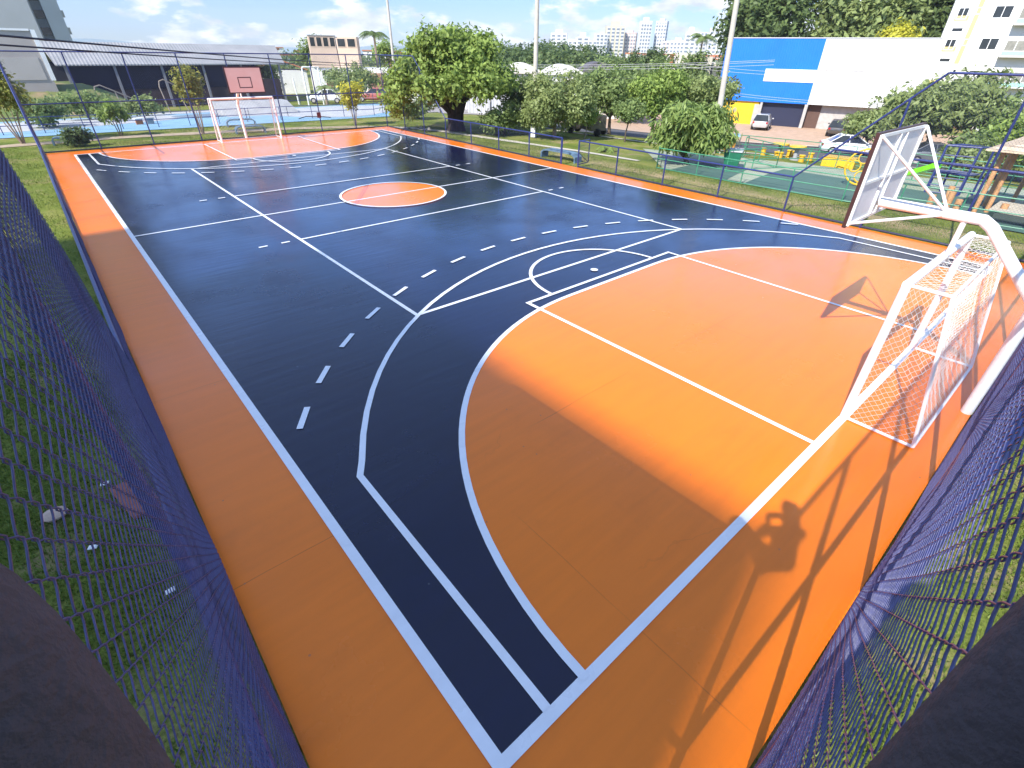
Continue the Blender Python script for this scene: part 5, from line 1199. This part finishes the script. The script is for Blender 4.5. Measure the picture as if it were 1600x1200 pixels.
for k in range(7):
    c = P0+u*k/6+np.array([0, 0, -.12*sin(pi*k/6)]); sdv = np.array([.94, -.34, 0])
    for (w_, hh) in ((-.28, .2), (-.24, 0), (.24, 0), (.28, .2)): V.append(c+sdv*w_+np.array([0, 0, hh]))
mb.add(V, [(4*k+j, 4*k+j+1, 4*k+5+j, 4*k+4+j) for k in range(6) for j in range(3)]); mb.build('slide_bed', pm('lime_plastic', (.22, .75, .02), .4), t)
# timber shelter with pale tiled roof
t = thing('timber_shelter', 'timber shelter with a pale tiled roof at the right edge', 'shelter', (16.5, -15.5, -.1)); M_TIM = pm('orange_timber', (.50, .27, .12), .7, .25, 4)
zr = 1.86
for (x, y) in ((14.1, -14.1), (14.6, -14.35), (15.75, -14.1), (14.6, -17.5), (17.8, -14.6), (17.6, -17.5)):
    MB().tube([(x, y, -.12), (x, y, zr)], .07, 9).build('post', M_TIM, t, True)
mb = MB(); mb.tube([(13.7, -14.15, zr), (18.6, -14.5, zr)], .07, 8); mb.tube([(14.3, -17.5, zr), (18.4, -17.5, zr)], .07, 8); mb.tube([(14.1, -14.0, zr+.08), (14.4, -17.8, zr+.08)], .06, 8); mb.build('beam', M_TIM, t, True)
m, nt, b = newmat('pale_clay_tiles'); v = objcoord(nt); sx = N(nt, 'ShaderNodeSeparateXYZ'); nt.links.new(v, sx.inputs[0])
w1_ = mth(nt, 'SINE', mth(nt, 'MULTIPLY', sx.outputs[0], 2*pi/.22)); w2_ = mth(nt, 'FRACT', mth(nt, 'MULTIPLY', sx.outputs[1], 3.0))
hh = mth(nt, 'ADD', w1_, mth(nt, 'MULTIPLY', w2_, 1.2)); nt.links.new(ramp(nt, noise(nt, v, 5, 4), [(.3, (.48, .36, .24)), (.7, (.66, .54, .40))]), b.inputs['Base Color']); bump(nt, b, hh, .9, .05); b.inputs['Roughness'].default_value = .9
V = [(13.5, -13.7, zr+.10), (19.0, -13.9, zr+.10), (19.0, -18.2, zr+.10), (13.7, -18.2, zr+.10), (14.6, -15.9, zr+.62), (18.2, -15.9, zr+.62)]
V += [(p[0], p[1], p[2]-.05) for p in V]
MB().add(V, [(0, 1, 5, 4), (1, 2, 5), (2, 3, 4, 5), (3, 0, 4), (7, 6, 10, 11), (8, 7, 11), (9, 8, 11, 10), (6, 9, 10), (0, 6, 7, 1), (1, 7, 8, 2), (2, 8, 9, 3), (3, 9, 6, 0)]).build('tiled_roof', m, t)
for i, (x, y, h) in enumerate(((13.6, -12.9, .42), (14.2, -13.3, .5), (13.3, -13.7, .45), (14.0, -14.8, .42), (14.9, -13.1, .55))):
    t = tag(MB().tube([(x, y, -.1), (x, y, h)], .10, 10).build('timber_stump', M_TIM, None, True), 'upright timber stump before the tiled shelter', 'stump', 'timber stumps by the shelter')
t = thing('slatted_bench', 'pale slatted platform beneath the timber stumps at the right edge', 'bench', (14.6, -15.3, 0)); mb = MB()
for k in range(9): mb.box((13.4+.22*k, -15.6, .26), (.13, 2.2, .03), -.05)
mb.build('slats', pm('pale_grey_timber', (.46, .42, .34), .8, .15, 4), t); MB().box((14.25, -15.6, .1), (1.9, 1.8, .26)).build('base', pm('dark_base', (.05, .07, .06), .9), t)

# ================================================================== THE PHOTOGRAPHER, seated on the corner of the fence
M_SKIN = pm('brown_skin', (.20, .095, .055), .55, .12, 14, .1)
M_TROU = pm('dark_trousers', (0.085, 0.066, 0.068), 0.95, 0.12, 22, 0.35)
M_SHIRT = pm('dark_grey_shirt', (.07, .07, .08), .9, .15, 12, .3)
M_HAIR = pm('black_hair', (.012, .010, .009), .7, .3, 30, .5)
def skinned(name, nodes, edges, mat, parent, root=0, sub=2):
    me = bpy.data.meshes.new(name); off = np.array(parent['_o'])
    me.from_pydata([tuple(np.array(n[0])-off) for n in nodes], edges, []); me.update()
    o = bpy.data.objects.new(name, me); COL.objects.link(o); o.parent = parent
    o.modifiers.new('skin', 'SKIN'); sv = me.skin_vertices[0].data
    for i, n in enumerate(nodes):
        r_ = n[1] if isinstance(n[1], tuple) else (n[1], n[1]); sv[i].radius = r_; sv[i].use_root = (i == root)
    s_ = o.modifiers.new('sub', 'SUBSURF'); s_.levels = sub; s_.render_levels = sub
    me.materials.append(mat)
    for m_ in o.modifiers:
        if m_.type == 'SKIN': m_.use_smooth_shade = True
    return o
pr_ = thing('person', 'person in dark clothes perched on the fence corner, knees showing at both lower corners', 'person', (-9.05, -17.0, 4.0))
Ck = CAM; R3_ = RGT; F3 = FWD; U3 = UPV
pc = Ck-F3*.014     # phone centre just behind the lens
hL, hR = pc-R3_*.092-F3*.012, pc+R3_*.092-F3*.012
nodes = []; edges = []
def nd(p, r, prev=None):
    nodes.append((np.array(p, float), r)); i = len(nodes)-1
    if prev is not None: edges.append((prev, i))
    return i
pel = nd((-9.13, -17.08, 4.10), .105); ab = nd((-9.14, -17.09, 4.26), .092, pel); ch = nd((-9.11, -17.06, 4.44), .102, ab); nk = nd((-9.07, -17.02, 4.585), .052, ch)
hd1 = nd((-9.045, -16.99, 4.66), .070, nk); hd2 = nd((-9.04, -16.985, 4.76), .082, hd1); hd3 = nd((-9.045, -16.99, 4.83), .060, hd2)
shL = nd((-9.21, -16.93, 4.51), .050, ch); shR = nd((-8.98, -17.18, 4.51), .050, ch)
elL = nd((-9.06, -16.80, 4.23), .042, shL); wrL = nd(hL-F3*.075-U3*.045, .027, elL); paL = nd(hL-F3*.03-U3*.012, (.034, .020), wrL)
elR = nd((-8.84, -17.04, 4.23), .042, shR); wrR = nd(hR-F3*.075-U3*.045, .027, elR); paR = nd(hR-F3*.03-U3*.012, (.034, .020), wrR)
for pa, hh_, s_ in ((paL, hL, 1), (paR, hR, -1)):
    for k in range(4):
        b0 = hh_-F3*.02+U3*(.022-.016*k); a1 = nd(b0, .0085, pa); a2 = nd(b0+R3_*s_*.022-F3*.006, .008, a1); nd(b0+R3_*s_*.040-F3*.002, .007, a2)
    t1 = nd(hh_-F3*.030-U3*.040, .010, pa); t2 = nd(hh_-F3*.032-U3*.038+R3_*s_*.025, .009, t1); nd(hh_-F3*.030-U3*.030+R3_*s_*.042, .008, t2)
hpL = nd((-9.17, -16.99, 4.09), .092, pel); thL = nd((-9.03, -16.78, 4.10), .062, hpL); knL = nd((-8.900, -16.500, 4.090), .068, thL); cfL = nd((-8.872, -16.62, 3.84), .050, knL); anL = nd((-8.90, -16.68, 3.62), .034, cfL); hlL = nd((-8.90, -16.70, 3.57), .036, anL); toL = nd((-8.84, -16.58, 3.545), (.038, .022), hlL)
hpR = nd((-9.03, -17.14, 4.09), .092, pel); thR = nd((-8.78, -17.07, 4.11), .060, hpR); knR = nd((-8.388, -16.930, 4.115), .060, thR); cfR = nd((-8.462, -16.905, 3.940), .040, knR); anR = nd((-8.62, -16.88, 3.62), .034, cfR); hlR = nd((-8.64, -16.88, 3.57), .036, anR); toR = nd((-8.52, -16.84, 3.545), (.038, .022), hlR)
body = skinned('body', nodes, edges, M_SKIN, pr_, pel)
# trousers
n_, e_ = nodes, edges
def garment(name, ids, chains, grow, mat, root=0, extra=None):
    ns = []; mp = {}
    for i in ids:
        r_ = nodes[i][1]; r_ = r_ if isinstance(r_, tuple) else (r_, r_); mp[i] = len(ns); ns.append((nodes[i][0], (r_[0]+grow, r_[1]+grow)))
    es = [(mp[a_], mp[b_]) for a_, b_ in chains]
    return skinned(name, ns, es, mat, pr_, mp[root])
garment('trousers', [pel, hpL, thL, knL, cfL, anL, hpR, thR, knR, cfR, anR], [(pel, hpL), (hpL, thL), (thL, knL), (knL, cfL), (cfL, anL), (pel, hpR), (hpR, thR), (thR, knR), (knR, cfR), (cfR, anR)], .010, M_TROU, pel)
garment('shirt', [ab, ch, shL, elL, shR, elR, pel], [(pel, ab), (ab, ch), (ch, shL), (shL, elL), (ch, shR), (shR, elR)], .012, M_SHIRT, ch)
hc = np.array([-9.055, -17.0, 4.80])
mb = MB().sphere((hc[0]-.012, hc[1]-.012, hc[2]), .084, 14, 10, (1, 1, 1.02)); mb.v = [p for p in mb.v]; mb.build('hair', M_HAIR, pr_, True)
fd = np.array([FWD[0], FWD[1], 0]); fd /= np.linalg.norm(fd); sdv = np.array([fd[1], -fd[0], 0]); fc0 = np.array([-9.04, -16.985, 4.745])
fm = MB(); fm.sphere(fc0+fd*.062, .066, 12, 8, (.9, .9, 1.25)); fm.build('face', M_SKIN, pr_, True)
fm = MB(); fm.tube([fc0+fd*.115+(0, 0, .035), fc0+fd*.130+(0, 0, .008), fc0+fd*.118], [.008, .012, .008], 8); fm.build('nose', M_SKIN, pr_, True)
for s_ in (-1, 1):
    MB().sphere(fc0+fd*.105+sdv*s_*.028+np.array([0, 0, .035]), .012, 8, 6).build('eye', M_WHITE, pr_, True)
    MB().sphere(fc0+fd*.01+sdv*s_*.088+np.array([0, 0, .02]), .026, 8, 6, (.5, .5, 1)).build('ear', M_SKIN, pr_, True)
MB().box(fc0+fd*.118+np.array([0, 0, -.035]), (.04, .01, .010), atan2(sdv[1], sdv[0]), .003).build('mouth', pm('lips', (.16, .05, .04), .5), pr_)
for s_, a_, b_, c_ in ((1, hlL, toL, anL), (-1, hlR, toR, anR)):
    A, B = nodes[a_][0], nodes[b_][0]; sh = MB(); sh.tube([A-(B-A)*.35-(0, 0, .004), A-(0, 0, .0), A+(B-A)*.6, B+(B-A)*.25-(0, 0, .006)], [.036, .046, .044, .028], 12); sh.build('shoe', M_BLACK, pr_, True)
ph = thing('phone', 'black phone held level by the person on the fence corner', 'phone', tuple(pc)); mb = MB(); q = pc-F3*.004
mb.box(q, (.152, .072, .0078), 0, .003, ax=(R3_, U3, -F3)); mb.build('case', M_BLACK, ph)
mb = MB(); mb.box(q-F3*.0046, (.146, .067, .001), 0, 0, ax=(R3_, U3, -F3)); mb.build('screen', M_GLASS, ph)

# thin air: distant towers and hills fade a little
HZ = MB().box((0, 0, 52), (4600, 4600, 118)).build('haze', None); HZ['kind'] = 'stuff'
m = bpy.data.materials.new('thin_haze'); m.use_nodes = True; nt = m.node_tree; nt.nodes.clear()
o_ = N(nt, 'ShaderNodeOutputMaterial'); pv = N(nt, 'ShaderNodeVolumePrincipled'); pv.inputs['Color'].default_value = (.86, .92, 1, 1); pv.inputs['Density'].default_value = .00022
nt.links.new(pv.outputs[0], o_.inputs['Volume']); HZ.data.materials.append(m)
for o in bpy.data.objects:
    if '_o' in o: del o['_o']
